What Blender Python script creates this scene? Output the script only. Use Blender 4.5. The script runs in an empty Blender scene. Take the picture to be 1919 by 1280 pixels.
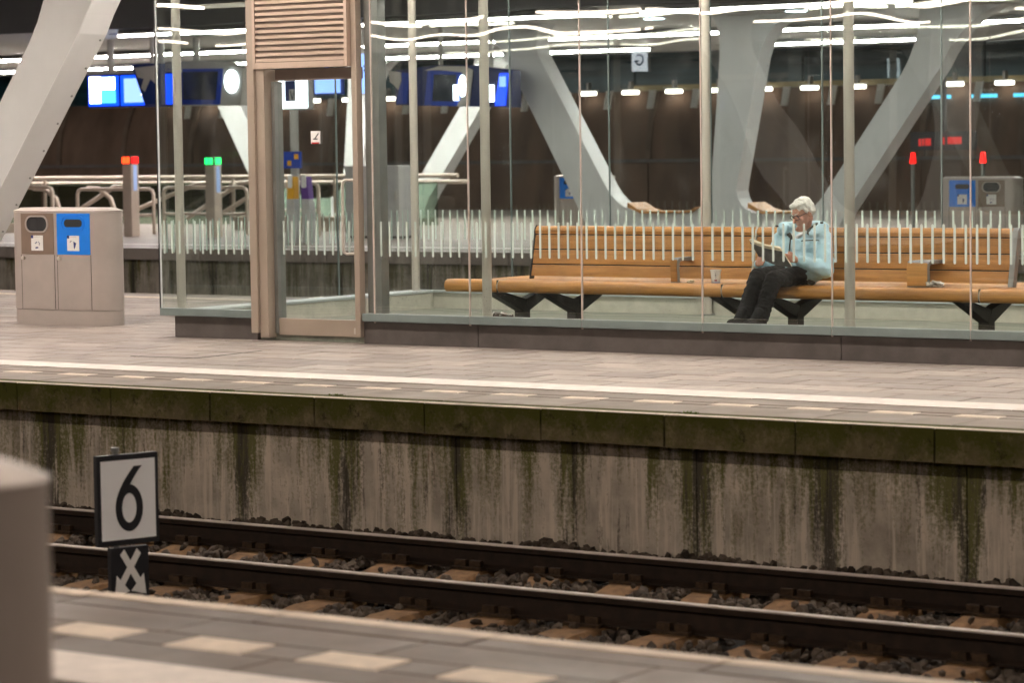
import bpy, bmesh, math, random
from mathutils import Vector, Matrix, Quaternion
random.seed(7)
SC = bpy.context.scene
COL = SC.collection

# ------------------------------------------------------------------ camera
YAW, PITCH, ROLL = math.radians(34.812), math.radians(3.894), math.radians(0.767)
fw = Vector((-math.sin(YAW)*math.cos(PITCH), math.cos(YAW)*math.cos(PITCH), -math.sin(PITCH)))
rt = Vector((math.cos(YAW), math.sin(YAW), 0))
dn = fw.cross(rt)
r2 = rt*math.cos(ROLL)+dn*math.sin(ROLL)
d2 = -rt*math.sin(ROLL)+dn*math.cos(ROLL)
cd = bpy.data.cameras.new('camera')
cam = bpy.data.objects.new('camera', cd); COL.objects.link(cam)
cam.matrix_world = Matrix(((r2.x, -d2.x, -fw.x, 0), (r2.y, -d2.y, -fw.y, 0), (r2.z, -d2.z, -fw.z, 1.8), (0, 0, 0, 1)))
cd.sensor_fit = 'HORIZONTAL'; cd.sensor_width = 36; cd.lens = 100.0
cd.clip_start = 0.1; cd.clip_end = 1000
cd.dof.use_dof = True; cd.dof.focus_distance = 24.9; cd.dof.aperture_fstop = 3.2
SC.camera = cam

# ------------------------------------------------------------------ night sky and exposure
W = bpy.data.worlds.new('World'); SC.world = W; W.use_nodes = True
wn = W.node_tree
sky = wn.nodes.new('ShaderNodeTexSky'); sky.sky_type = 'NISHITA'; sky.sun_disc = False
sky.sun_elevation = math.radians(-3); sky.sun_rotation = math.radians(120)
bgn = wn.nodes['Background']; bgn.inputs['Strength'].default_value = 0.02
wn.links.new(sky.outputs[0], bgn.inputs['Color'])
SC.view_settings.view_transform = 'Standard'; SC.view_settings.look = 'None'
SC.view_settings.exposure = 0.68; SC.view_settings.gamma = 1.0
SC.cycles.use_denoising = True
SC.cycles.use_light_tree = False; SC.cycles.max_bounces = 6; SC.cycles.diffuse_bounces = 2; SC.cycles.glossy_bounces = 3
SC.cycles.transmission_bounces = 4; SC.cycles.transparent_max_bounces = 28
SC.cycles.sample_clamp_indirect = 4.0
SC.cycles.caustics_reflective = False; SC.cycles.caustics_refractive = False

LAMP = 43.0            # radiance of the linear canopy lamps
WARM = (1.0, 0.885, 0.79)

# ------------------------------------------------------------------ materials
def _new(name):
    m = bpy.data.materials.new(name); m.use_nodes = True
    nt = m.node_tree
    return m, nt, nt.nodes['Principled BSDF']
def N(nt, typ, **kw):
    n = nt.nodes.new(typ)
    for k, v in kw.items():
        if k in n.inputs: n.inputs[k].default_value = v
        else: setattr(n, k, v)
    return n
def ramp(nt, src, stops):
    r = nt.nodes.new('ShaderNodeValToRGB'); e = r.color_ramp.elements
    while len(e) < len(stops): e.new(0.5)
    for el, (p, c) in zip(e, stops):
        el.position = p; el.color = (c, c, c, 1) if isinstance(c, (int, float)) else (*c, 1)
    nt.links.new(src, r.inputs[0]); return r.outputs[0]
def mixc(nt, fac, a, b, mode='MIX'):
    m = nt.nodes.new('ShaderNodeMix'); m.data_type = 'RGBA'; m.blend_type = mode
    for i, s in ((0, fac), (6, a), (7, b)):
        if isinstance(s, bpy.types.NodeSocket): nt.links.new(s, m.inputs[i])
        elif i == 0: m.inputs[0].default_value = s
        else: m.inputs[i].default_value = (*s, 1)
    return m.outputs[2]
def mth(nt, op, a, b=0.0):
    m = nt.nodes.new('ShaderNodeMath'); m.operation = op
    for i, s in ((0, a), (1, b)):
        if isinstance(s, bpy.types.NodeSocket): nt.links.new(s, m.inputs[i])
        else: m.inputs[i].default_value = s
    return m.outputs[0]
def noise(nt, vec, scale, detail=5, rough=0.6, dist=0.0):
    n = N(nt, 'ShaderNodeTexNoise'); n.inputs['Scale'].default_value = scale
    n.inputs['Detail'].default_value = detail; n.inputs['Roughness'].default_value = rough; n.inputs['Distortion'].default_value = dist
    if vec is not None: nt.links.new(vec, n.inputs['Vector'])
    return n.outputs['Fac']
def wpos(nt, sx=1, sy=1, sz=1):
    g = nt.nodes.new('ShaderNodeNewGeometry')
    v = nt.nodes.new('ShaderNodeVectorMath'); v.operation = 'MULTIPLY'; v.inputs[1].default_value = (sx, sy, sz)
    nt.links.new(g.outputs['Position'], v.inputs[0]); return v.outputs[0]
def bump(nt, b, h, strength=0.3, dist=0.01):
    n = N(nt, 'ShaderNodeBump'); n.inputs['Strength'].default_value = strength; n.inputs['Distance'].default_value = dist
    nt.links.new(h, n.inputs['Height']); nt.links.new(n.outputs[0], b.inputs['Normal'])
def plain(name, col, rough=0.5, metal=0.0, var=0.15, scale=6.0, bmp=0.0, coat=0.0, detail=3, stretch=(1, 1, 1), rvar=0.12):
    m, nt, b = _new(name)
    v = wpos(nt, *stretch)
    f = noise(nt, v, scale, detail)
    lo = tuple(max(0, c*(1-var)) for c in col); hi = tuple(min(1, c*(1+var)) for c in col)
    c = mixc(nt, ramp(nt, f, [(0.3, 0.0), (0.7, 1.0)]), lo, hi)
    nt.links.new(c, b.inputs['Base Color'])
    nt.links.new(mth(nt, 'ADD', mth(nt, 'MULTIPLY', f, rvar*2), rough-rvar), b.inputs['Roughness'])
    b.inputs['Metallic'].default_value = metal
    if rough > 0.68: b.inputs['Specular IOR Level'].default_value = 0.2
    if coat: b.inputs['Coat Weight'].default_value = coat; b.inputs['Coat Roughness'].default_value = 0.1
    if bmp: bump(nt, b, noise(nt, v, scale*6, 6), bmp, 0.004)
    return m
def glow(name, col, strength):
    m, nt, b = _new(name)
    b.inputs['Base Color'].default_value = (*[min(1, c*0.5) for c in col], 1); b.inputs['Roughness'].default_value = 0.3
    b.inputs['Emission Color'].default_value = (*col, 1); b.inputs['Emission Strength'].default_value = strength
    return m
def paver_mat(name, col, tint):
    m, nt, b = _new(name)
    g = nt.nodes.new('ShaderNodeNewGeometry'); oi = nt.nodes.new('ShaderNodeObjectInfo')
    wn_ = nt.nodes.new('ShaderNodeTexWhiteNoise'); wn_.noise_dimensions = '2D'
    cmb = nt.nodes.new('ShaderNodeCombineXYZ')
    nt.links.new(oi.outputs['Random'], cmb.inputs[0]); nt.links.new(g.outputs['Random Per Island'], cmb.inputs[1])
    nt.links.new(cmb.outputs[0], wn_.inputs['Vector'])
    p = wpos(nt)
    lo = tuple(c*(1-tint) for c in col); hi = tuple(c*(1+tint) for c in col)
    c = mixc(nt, wn_.outputs['Value'], lo, hi)
    big = noise(nt, p, 0.9, 4)
    c = mixc(nt, ramp(nt, big, [(0.38, 0.0), (0.66, 0.6)]), c, tuple(x*0.66 for x in col))
    stain = noise(nt, p, 3.5, 8, 0.7)
    c = mixc(nt, ramp(nt, stain, [(0.50, 0.0), (0.70, 0.55)]), c, tuple(x*0.3 for x in col))
    fine = noise(nt, p, 160, 3)
    c = mixc(nt, ramp(nt, fine, [(0.3, 0.0), (0.75, 0.3)]), c, tuple(x*1.5 for x in col))
    spots = nt.nodes.new('ShaderNodeTexVoronoi'); spots.inputs['Scale'].default_value = 4.5
    nt.links.new(p, spots.inputs['Vector'])
    c = mixc(nt, ramp(nt, spots.outputs['Distance'], [(0.0, 0.5), (0.10, 0.0)]), c, (0.07, 0.06, 0.055))
    nt.links.new(c, b.inputs['Base Color'])
    nt.links.new(mth(nt, 'ADD', mth(nt, 'MULTIPLY', noise(nt, p, 2.2, 5), 0.45), 0.28), b.inputs['Roughness'])
    b.inputs['Specular IOR Level'].default_value = 0.22
    bump(nt, b, fine, 0.12, 0.003)
    return m
def streak_mat(name, conc, moss, top, depth, coping=False, dim=1.0):
    """weathered platform-edge concrete: rain streaks and moss that follow the joints"""
    m, nt, b = _new(name)
    p = wpos(nt)
    ps = wpos(nt, 4.5, 1.0, 4.5) if coping else wpos(nt, 9.0, 1.0, 0.75)
    pf = wpos(nt, 9.0, 1.0, 6.0) if coping else wpos(nt, 19.0, 1.0, 1.0)
    st = noise(nt, ps, 1.0, 5, 0.65, 0.3)
    st2 = noise(nt, pf, 1.0, 4, 0.6, 0.2)
    grit = noise(nt, p, 38, 6, 0.7)
    blot = noise(nt, p, 2.6, 6, 0.65)
    dark = tuple(c*0.13 for c in conc); light = tuple(min(1, c*1.3) for c in conc)
    c = mixc(nt, ramp(nt, blot, [(0.32, 0.0), (0.68, 1.0)]), tuple(x*0.55 for x in conc), tuple(x*1.12 for x in conc))
    c = mixc(nt, ramp(nt, st2, [(0.50, 0.0), (0.62, 0.6)]), c, light)
    sep = nt.nodes.new('ShaderNodeSeparateXYZ'); nt.links.new(p, sep.inputs[0])
    # 1 near the top of the face, fading down it
    h = mth(nt, 'DIVIDE', mth(nt, 'SUBTRACT', sep.outputs[2], top-depth), depth)
    fr = mth(nt, 'PINGPONG', mth(nt, 'SUBTRACT', sep.outputs[0], 0.12), 0.5)      # distance to the panel joint
    jn = mth(nt, 'SUBTRACT', 1.0, mth(nt, 'MULTIPLY', fr, 6.5))
    jn = mth(nt, 'MULTIPLY', mth(nt, 'MAXIMUM', jn, 0.0), ramp(nt, noise(nt, wpos(nt, 0.83, 0, 0.15), 1.0, 1), [(0.36, 0.15), (0.62, 1.25)]))
    k = mth(nt, 'ADD', mth(nt, 'MULTIPLY', st, 1.0), mth(nt, 'MULTIPLY', h, 0.30))
    k = mth(nt, 'ADD', k, mth(nt, 'MULTIPLY', jn, 0.0 if coping else 0.26))
    k = mth(nt, 'ADD', k, mth(nt, 'MULTIPLY', mth(nt, 'SUBTRACT', grit, 0.5), 0.62))
    a, z = (0.44, 0.74) if coping else (0.66, 0.86)
    c = mixc(nt, ramp(nt, k, [(a, 0.0), (z, 0.92)]), c, moss)
    k2 = mth(nt, 'ADD', noise(nt, ps, 1.9, 6, 0.7, 0.4), mth(nt, 'MULTIPLY', jn, 0.0 if coping else 0.24))
    k2 = mth(nt, 'ADD', k2, mth(nt, 'MULTIPLY', mth(nt, 'SUBTRACT', grit, 0.5), 0.35))
    c = mixc(nt, ramp(nt, k2, [(0.58, 0.0), (0.72, 0.92)]), c, dark)
    c = mixc(nt, ramp(nt, noise(nt, wpos(nt, 6.0, 1, 0.9), 1.3, 3), [(0.69, 0.0), (0.75, 0.6)]), c, (0.13, 0.055, 0.015))
    c = mixc(nt, ramp(nt, grit, [(0.60, 0.0), (0.74, 0.5)]), c, tuple(x*1.3 for x in conc))
    c = mixc(nt, 1.0, c, (dim, dim, dim), 'MULTIPLY')
    nt.links.new(c, b.inputs['Base Color']); b.inputs['Roughness'].default_value = 0.9; b.inputs['Specular IOR Level'].default_value = 0.15
    bump(nt, b, mth(nt, 'ADD', grit, st), 0.5, 0.006)
    return m
def wood_mat(name, col):
    m, nt, b = _new(name)
    oi = nt.nodes.new('ShaderNodeObjectInfo')
    p = wpos(nt, 1.2, 14, 22)
    off = nt.nodes.new('ShaderNodeVectorMath'); off.operation = 'ADD'
    sc = nt.nodes.new('ShaderNodeVectorMath'); sc.operation = 'SCALE'; sc.inputs['Scale'].default_value = 40
    nt.links.new(oi.outputs['Location'], sc.inputs[0]); nt.links.new(p, off.inputs[0]); nt.links.new(sc.outputs[0], off.inputs[1])
    g = noise(nt, off.outputs[0], 1.4, 7, 0.62, 0.5)
    c = mixc(nt, ramp(nt, g, [(0.25, 0.0), (0.75, 1.0)]), tuple(x*0.68 for x in col), tuple(min(1, x*1.3) for x in col))
    c = mixc(nt, 1.0, c, ramp(nt, oi.outputs['Random'], [(0.0, (0.74, 0.68, 0.60)), (1.0, (1.12, 1.12, 1.15))]), 'MULTIPLY')
    w = noise(nt, wpos(nt, 0.9, 2, 3), 2.0, 5)
    c = mixc(nt, ramp(nt, w, [(0.45, 0.0), (0.75, 0.5)]), c, (col[0]*0.45, col[1]*0.36, col[2]*0.3))
    nt.links.new(c, b.inputs['Base Color'])
    nt.links.new(mth(nt, 'ADD', mth(nt, 'MULTIPLY', w, 0.3), 0.25), b.inputs['Roughness'])
    bump(nt, b, g, 0.15, 0.003)
    return m
def glass_mat(name, tint, wave=0.02, dirt=0.10, gain=1.0):
    m = bpy.data.materials.new(name); m.use_nodes = True; nt = m.node_tree; nt.nodes.clear()
    out = nt.nodes.new('ShaderNodeOutputMaterial')
    tr = N(nt, 'ShaderNodeBsdfTransparent'); tr.inputs[0].default_value = (*tint, 1)
    gl = N(nt, 'ShaderNodeBsdfGlossy'); gl.inputs['Roughness'].default_value = 0.004; gl.inputs['Color'].default_value = (1, 1, 1, 1)
    df = N(nt, 'ShaderNodeBsdfDiffuse'); df.inputs['Color'].default_value = (0.75, 0.78, 0.76, 1)
    lw = N(nt, 'ShaderNodeLayerWeight'); lw.inputs['Blend'].default_value = 0.5      # facing = 1-|cos|, the same from both sides
    fr = mth(nt, 'ADD', 0.042, mth(nt, 'MULTIPLY', 0.958, mth(nt, 'POWER', lw.outputs['Facing'], 5.0)))
    p = wpos(nt)
    oi = nt.nodes.new('ShaderNodeObjectInfo')
    ad = nt.nodes.new('ShaderNodeVectorMath'); ad.operation = 'ADD'
    nt.links.new(p, ad.inputs[0]); nt.links.new(oi.outputs['Location'], ad.inputs[1])
    bp = N(nt, 'ShaderNodeBump'); bp.inputs['Strength'].default_value = 1.0; bp.inputs['Distance'].default_value = wave
    nt.links.new(noise(nt, ad.outputs[0], 0.8, 1, 0.3), bp.inputs['Height'])
    nt.links.new(bp.outputs[0], gl.inputs['Normal'])
    mx = nt.nodes.new('ShaderNodeMixShader')
    nt.links.new(mth(nt, 'MINIMUM', mth(nt, 'MULTIPLY', fr, gain), 1.0), mx.inputs[0])
    nt.links.new(tr.outputs[0], mx.inputs[1]); nt.links.new(gl.outputs[0], mx.inputs[2])
    # finger marks, dried drops and wipe smears
    v = nt.nodes.new('ShaderNodeTexVoronoi'); v.inputs['Scale'].default_value = 26; nt.links.new(p, v.inputs['Vector'])
    drops = mth(nt, 'MULTIPLY', ramp(nt, v.outputs['Distance'], [(0.05, 1.0), (0.16, 0.0)]), ramp(nt, noise(nt, p, 1.7, 3), [(0.56, 0.0), (0.68, 1.0)]))
    smear = ramp(nt, noise(nt, wpos(nt, 2.2, 2.2, 0.9), 1.6, 5, 0.75, 0.0), [(0.54, 0.0), (0.76, 1.0)])
    d = mth(nt, 'ADD', mth(nt, 'MULTIPLY', drops, 0.5*dirt*4), mth(nt, 'MULTIPLY', smear, dirt*0.22))
    d = mth(nt, 'ADD', d, 0.002)
    mx2 = nt.nodes.new('ShaderNodeMixShader')
    nt.links.new(mth(nt, 'MINIMUM', d, 1.0), mx2.inputs[0]); nt.links.new(mx.outputs[0], mx2.inputs[1]); nt.links.new(df.outputs[0], mx2.inputs[2])
    nt.links.new(mx2.outputs[0], out.inputs['Surface'])
    return m

MT = {}
MT['paver'] = paver_mat('paver_warm_grey', (0.33, 0.28, 0.25), 0.30)
MT['slab'] = paver_mat('edge_slab_grey', (0.225, 0.178, 0.148), 0.14)
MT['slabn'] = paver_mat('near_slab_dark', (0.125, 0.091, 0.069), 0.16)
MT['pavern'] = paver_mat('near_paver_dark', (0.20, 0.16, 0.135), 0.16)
MT['joint'] = plain('joint_sand', (0.055, 0.044, 0.036), 0.95, var=0.3, scale=20)
MT['paint'] = plain('line_paint', (0.69, 0.625, 0.58), 0.6, var=0.16, scale=7, bmp=0.1)
MT['paint_y'] = plain('edge_line_paint', (0.62, 0.525, 0.43), 0.65, var=0.2, scale=7, bmp=0.1)
MT['coping'] = streak_mat('mossy_coping', (0.165, 0.135, 0.078), (0.058, 0.062, 0.009), 0.0, 0.22, True)
MT['panel'] = streak_mat('weathered_panel', (0.53, 0.46, 0.385), (0.105, 0.106, 0.026), -0.22, 0.95)
MT['panel_far'] = streak_mat('weathered_far_panel', (0.34, 0.30, 0.25), (0.10, 0.095, 0.04), -0.22, 0.95)
MT['ballast'] = None
MT['rail'] = plain('rail_rust', (0.020, 0.012, 0.008), 0.75, var=0.4, scale=12, bmp=0.3)
MT['railtop'] = plain('rail_polished_top', (0.37, 0.31, 0.27), 0.4, 0.4, var=0.15, scale=8)
MT['sleeper'] = plain('sleeper_concrete', (0.185, 0.105, 0.05), 0.9, var=0.35, scale=14, bmp=0.5)
MT['clip'] = plain('clip_rust', (0.042, 0.026, 0.015), 0.7, 0.2, var=0.6, scale=30)
MT['bronze'] = plain('bronze_anodised', (0.52, 0.405, 0.325), 0.40, 0.45, var=0.04, scale=2)
MT['jamb'] = plain('jamb_bronze_grey', (0.41, 0.34, 0.275), 0.36, 0.35, var=0.05, scale=2)
MT['bronze_dark'] = plain('bronze_dark', (0.16, 0.12, 0.10), 0.45, 0.4, var=0.1)
MT['steel'] = plain('brushed_steel', (0.56, 0.52, 0.46), 0.36, 0.35, var=0.05, scale=6, stretch=(1, 1, 0.1))
MT['steel_dk'] = plain('grey_steel', (0.26, 0.27, 0.26), 0.38, 0.6, var=0.1)
MT['sill'] = plain('grey_green_sill', (0.20, 0.245, 0.24), 0.35, 0.2, var=0.1, scale=4)
MT['sillcap'] = plain('pale_sill_cap', (0.55, 0.60, 0.60), 0.35, 0.1, var=0.08, scale=4)
MT['base'] = plain('brown_base_panel', (0.088, 0.074, 0.068), 0.55, var=0.28, scale=4, bmp=0.05, detail=6)
MT['curb'] = plain('shelter_upstand', (0.50, 0.49, 0.42), 0.7, var=0.12, scale=6)
MT['floor'] = plain('shelter_floor', (0.17, 0.18, 0.145), 0.5, var=0.35, scale=7)
MT['glass'] = glass_mat('shelter_glass', (0.955, 0.986, 0.975), 0.0065, 0.20, 1.45)
MT['glass_b'] = glass_mat('shelter_glass_rear', (0.965, 0.985, 0.978), 0.003, 0.05, 1.1)
MT['edge'] = plain('glass_edge_seal', (0.62, 0.52, 0.47), 0.4, 0.2, var=0.1)
m_, nt_, b_ = _new('frosted_stripe'); b_.inputs['Base Color'].default_value = (0.64, 0.75, 0.69, 1); b_.inputs['Roughness'].default_value = 0.7; b_.inputs['Alpha'].default_value = 0.78
MT['stripe'] = m_
MT['wood'] = wood_mat('bench_hardwood', (0.60, 0.29, 0.085))
MT['black'] = plain('black_steel', (0.022, 0.022, 0.024), 0.45, 0.2, var=0.3, scale=12, bmp=0.1)
MT['armsteel'] = plain('armrest_grey', (0.30, 0.30, 0.30), 0.42, 0.5, var=0.1)
MT['bin'] = plain('bin_grey_paint', (0.43, 0.375, 0.34), 0.42, 0.25, var=0.07, scale=3)
MT['bin_br'] = plain('bin_brown_panel', (0.22, 0.155, 0.115), 0.45, 0.1, var=0.08)
MT['bin_bl'] = plain('bin_blue_panel', (0.0, 0.20, 0.80), 0.4, 0.0, var=0.06)
MT['dark'] = plain('dark_void', (0.012, 0.012, 0.013), 0.6, var=0.3)
MT['white'] = plain('white_print', (0.80, 0.78, 0.76), 0.5, var=0.03)
MT['navy'] = plain('navy_print', (0.015, 0.025, 0.16), 0.5, var=0.05)
MT['ink'] = plain('black_print', (0.014, 0.014, 0.018), 0.5, var=0.1)
MT['col'] = plain('column_white_paint', (0.82, 0.82, 0.81), 0.42, 0.0, var=0.04, scale=1.5)
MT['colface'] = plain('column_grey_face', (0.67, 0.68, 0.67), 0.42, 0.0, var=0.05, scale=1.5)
MT['soffit'] = plain('canopy_soffit', (0.60, 0.59, 0.56), 0.55, 0.0, var=0.05, scale=1.2)
MT['fascia'] = plain('canopy_fascia', (0.30, 0.30, 0.31), 0.5, 0.2, var=0.1, scale=1.0)
MT['lamp'] = glow('linear_lamp_tube', WARM, LAMP)
MT['lampfar'] = glow('far_linear_lamp_tube', (1.0, 0.94, 0.88), LAMP*1.7)
MT['lampnear'] = glow('near_linear_lamp_tube', (1.0, 0.84, 0.70), LAMP*0.32)
MT['lampnear2'] = glow('near_edge_lamp_tube', (1.0, 0.84, 0.70), LAMP*0.72)
MT['lampfill'] = glow('added_fill_lamp_tube', (1.0, 0.93, 0.86), LAMP*0.55)  # for the added rows that brighten the far platform and its columns
MT['lampsmall'] = glow('wall_lamp_lens', (1.0, 0.87, 0.76), 6.0)
MT['lamphouse'] = plain('lamp_housing', (0.30, 0.29, 0.28), 0.4, 0.5)
MT['downlight'] = glow('downlight_disc', (0.75, 0.9, 1.0), 12)
MT['backwall'] = plain('brown_retaining_wall', (0.12, 0.078, 0.056), 0.8, var=0.4, scale=0.7, bmp=0.2, stretch=(1, 1, 0.35))
MT['rib'] = plain('brown_wall_rib', (0.14, 0.10, 0.075), 0.8, var=0.2, scale=2)
MT['facade'] = plain('dark_teal_cladding', (0.02, 0.065, 0.08), 0.3, 0.0, var=0.7, scale=0.35, stretch=(0.3, 1, 5))
MT['beam'] = plain('ochre_beam', (0.25, 0.20, 0.10), 0.5, var=0.1)
MT['blue'] = glow('blue_lightbox', (0.005, 0.06, 0.95), 1.5)
MT['lblue'] = glow('pale_blue_screen', (0.25, 0.42, 1.0), 1.3)
MT['cyan'] = glow('cyan_screen', (0.10, 0.62, 0.95), 1.2)
MT['bwhite'] = glow('lit_white', (0.86, 0.93, 1.0), 5.0)
MT['screen'] = plain('dark_screen', (0.03, 0.04, 0.055), 0.15, 0.0, var=0.4, scale=3)
MT['bluepaint'] = plain('blue_sign_paint', (0.005, 0.05, 0.42), 0.4, var=0.08)
MT['bluedark'] = plain('blue_housing', (0.006, 0.02, 0.12), 0.35, var=0.1)
MT['greyp'] = plain('pale_grey_housing', (0.48, 0.46, 0.42), 0.45, 0.1, var=0.05)
MT['red'] = glow('red_signal', (1.0, 0.006, 0.004), 2.2)
MT['redhot'] = glow('red_signal_core', (1.0, 0.05, 0.01), 3.0)
MT['green'] = glow('green_signal', (0.02, 1.0, 0.16), 2.2)
MT['yellow'] = plain('yellow_reader', (0.85, 0.42, 0.01), 0.45, var=0.05)
MT['purple'] = plain('purple_reader', (0.13, 0.04, 0.30), 0.45, var=0.05)
MT['rgrey'] = plain('reader_grey', (0.50, 0.49, 0.48), 0.45, var=0.06)
MT['tubesteel'] = plain('handrail_steel', (0.60, 0.50, 0.42), 0.35, 0.2, var=0.05)
MT['gglass'] = glass_mat('balustrade_glass', (0.62, 0.72, 0.64), 0.0, 0.35, 1.0)
MT['sandstone'] = plain('plinth_stone', (0.40, 0.34, 0.28), 0.8, var=0.15)

# ------------------------------------------------------------------ mesh helpers
class MB:
    def __init__(s): s.v, s.f, s.m = [], [], []
    def add(s, vs, fs, m=0):
        o = len(s.v); s.v += [tuple(p) for p in vs]; s.f += [[i+o for i in f] for f in fs]; s.m += [m]*len(fs); return s
    def box(s, x0, x1, y0, y1, z0, z1, m=0):
        return s.add([(x0, y0, z0), (x1, y0, z0), (x1, y1, z0), (x0, y1, z0), (x0, y0, z1), (x1, y0, z1), (x1, y1, z1), (x0, y1, z1)],
                     [(0, 3, 2, 1), (4, 5, 6, 7), (0, 1, 5, 4), (1, 2, 6, 5), (2, 3, 7, 6), (3, 0, 4, 7)], m)
    def prism(s, poly, a0, a1, axis='y', m=0):
        """poly: 2-D outline; axis y: (x,z) outline, axis x: (y,z), axis z: (x,y)"""
        n = len(poly)
        def P(p, a): return {'y': (p[0], a, p[1]), 'x': (a, p[0], p[1]), 'z': (p[0], p[1], a)}[axis]
        vs = [P(p, a0) for p in poly]+[P(p, a1) for p in poly]
        fs = [list(range(n)), list(range(2*n-1, n-1, -1))]+[(i, i+n, (i+1) % n+n, (i+1) % n) for i in range(n)]
        return s.add(vs, fs, m)
    def caps(s, m): s.m[0] = s.m[1] = m; return s
    def cyl(s, p0, p1, r0, r1=None, n=12, m=0, caps=True):
        r1 = r0 if r1 is None else r1
        p0, p1 = Vector(p0), Vector(p1); d = (p1-p0).normalized()
        u = d.orthogonal().normalized(); w = d.cross(u)
        vs = [p0+(u*math.cos(t)+w*math.sin(t))*r0 for t in [2*math.pi*i/n for i in range(n)]]+[p1+(u*math.cos(t)+w*math.sin(t))*r1 for t in [2*math.pi*i/n for i in range(n)]]
        fs = [(i, (i+1) % n, (i+1) % n+n, i+n) for i in range(n)]
        if caps: fs += [list(range(n-1, -1, -1)), list(range(n, 2*n))]
        return s.add(vs, fs, m)
    def tube(s, pts, r, n=8, m=0):
        pts = [Vector(p) for p in pts]
        rings = []; u = None
        for i, p in enumerate(pts):
            d = (pts[min(i+1, len(pts)-1)]-pts[max(i-1, 0)]).normalized()
            u = d.orthogonal().normalized() if u is None else (u-d*u.dot(d)).normalized()
            w = d.cross(u)
            rings.append([p+(u*math.cos(2*math.pi*k/n)+w*math.sin(2*math.pi*k/n))*r for k in range(n)])
        vs = [q for g in rings for q in g]; fs = []
        for i in range(len(pts)-1):
            for k in range(n): fs.append((i*n+k, i*n+(k+1) % n, (i+1)*n+(k+1) % n, (i+1)*n+k))
        fs += [list(range(n-1, -1, -1)), list(range((len(pts)-1)*n, len(pts)*n))]
        return s.add(vs, fs, m)
    def lathe(s, prof, c, n=20, m=0):
        vs = []; fs = []
        for r, z in prof: vs += [(c[0]+r*math.cos(2*math.pi*k/n), c[1]+r*math.sin(2*math.pi*k/n), c[2]+z) for k in range(n)]
        for i in range(len(prof)-1):
            for k in range(n): fs.append((i*n+k, i*n+(k+1) % n, (i+1)*n+(k+1) % n, (i+1)*n+k))
        fs += [list(range(n-1, -1, -1)), list(range((len(prof)-1)*n, len(prof)*n))]
        return s.add(vs, fs, m)
    def mesh(s, name, mats, smooth=False, bevel=0.0, off=(0, 0, 0)):
        me = bpy.data.meshes.new(name)
        me.from_pydata([(a-off[0], b-off[1], c-off[2]) for a, b, c in s.v], [], s.f)
        for i, p in enumerate(me.polygons): p.material_index = s.m[i]
        bm = bmesh.new(); bm.from_mesh(me); bmesh.ops.recalc_face_normals(bm, faces=bm.faces)
        if bevel: bmesh.ops.bevel(bm, geom=[e for e in bm.edges if e.is_manifold and e.calc_face_angle(0) > 0.6], offset=bevel, segments=2, affect='EDGES', profile=0.6)
        bm.to_mesh(me); bm.free()
        for mm in (mats if isinstance(mats, (list, tuple)) else [mats]): me.materials.append(MT[mm] if isinstance(mm, str) else mm)
        if smooth:
            for p in me.polygons: p.use_smooth = True
            if smooth != 'all': me.set_sharp_from_angle(angle=math.radians(40))
        return me
    def build(s, name, mats, parent=None, smooth=False, bevel=0.0, loc=None):
        off = wloc(parent) if loc is None else (0, 0, 0)
        me = s.mesh(name, mats, smooth, bevel, off)
        return link(name, me, parent, loc or (0, 0, 0))
def wloc(o):
    v = Vector((0, 0, 0))
    while o is not None: v += o.location; o = o.parent
    return v
def link(name, me, parent=None, loc=(0, 0, 0), rot=None):
    o = bpy.data.objects.new(name, me); COL.objects.link(o); o.parent = parent; o.location = loc
    if rot: o.rotation_euler = rot
    return o
def thing(name, label, cat, loc=(0, 0, 0), group=None):
    o = link(name, None, None, loc); return tag(o, label, cat, group)
def tag(o, label, cat, group=None):
    o['label'] = label; o['category'] = cat
    if group: o['group'] = group
    return o
def struct(o): o['kind'] = 'structure'; return o
def rrect(x0, x1, z0, z1, r, n=5):
    pts = []
    for cx, cz, a in ((x1-r, z1-r, 0), (x0+r, z1-r, 90), (x0+r, z0+r, 180), (x1-r, z0+r, 270)):
        for k in range(n+1):
            t = math.radians(a+90*k/n); pts.append((cx+r*math.cos(t), cz+r*math.sin(t)))
    return pts
def disc(cx, cz, rx, rz, n=24): return [(cx+rx*math.cos(2*math.pi*k/n), cz+rz*math.sin(2*math.pi*k/n)) for k in range(n)]
def ringprism(mb, outer, inner, a0, a1, axis='y', m=0):
    n = len(outer)
    def P(p, a): return {'y': (p[0], a, p[1]), 'x': (a, p[0], p[1])}[axis]
    vs = [P(p, a0) for p in outer]+[P(p, a0) for p in inner]+[P(p, a1) for p in outer]+[P(p, a1) for p in inner]
    fs = []
    for i in range(n):
        j = (i+1) % n
        fs += [(i, j, n+j, n+i), (2*n+i, 3*n+i, 3*n+j, 2*n+j), (i, 2*n+i, 2*n+j, j), (n+i, n+j, 3*n+j, 3*n+i)]
    mb.add(vs, fs, m)

# ================================================================== GROUND, PLATFORMS, TRACKS
struct(MB().box(-160, 60, -40, 130, -1.6, -1.16).build('ground', 'joint'))

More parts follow.
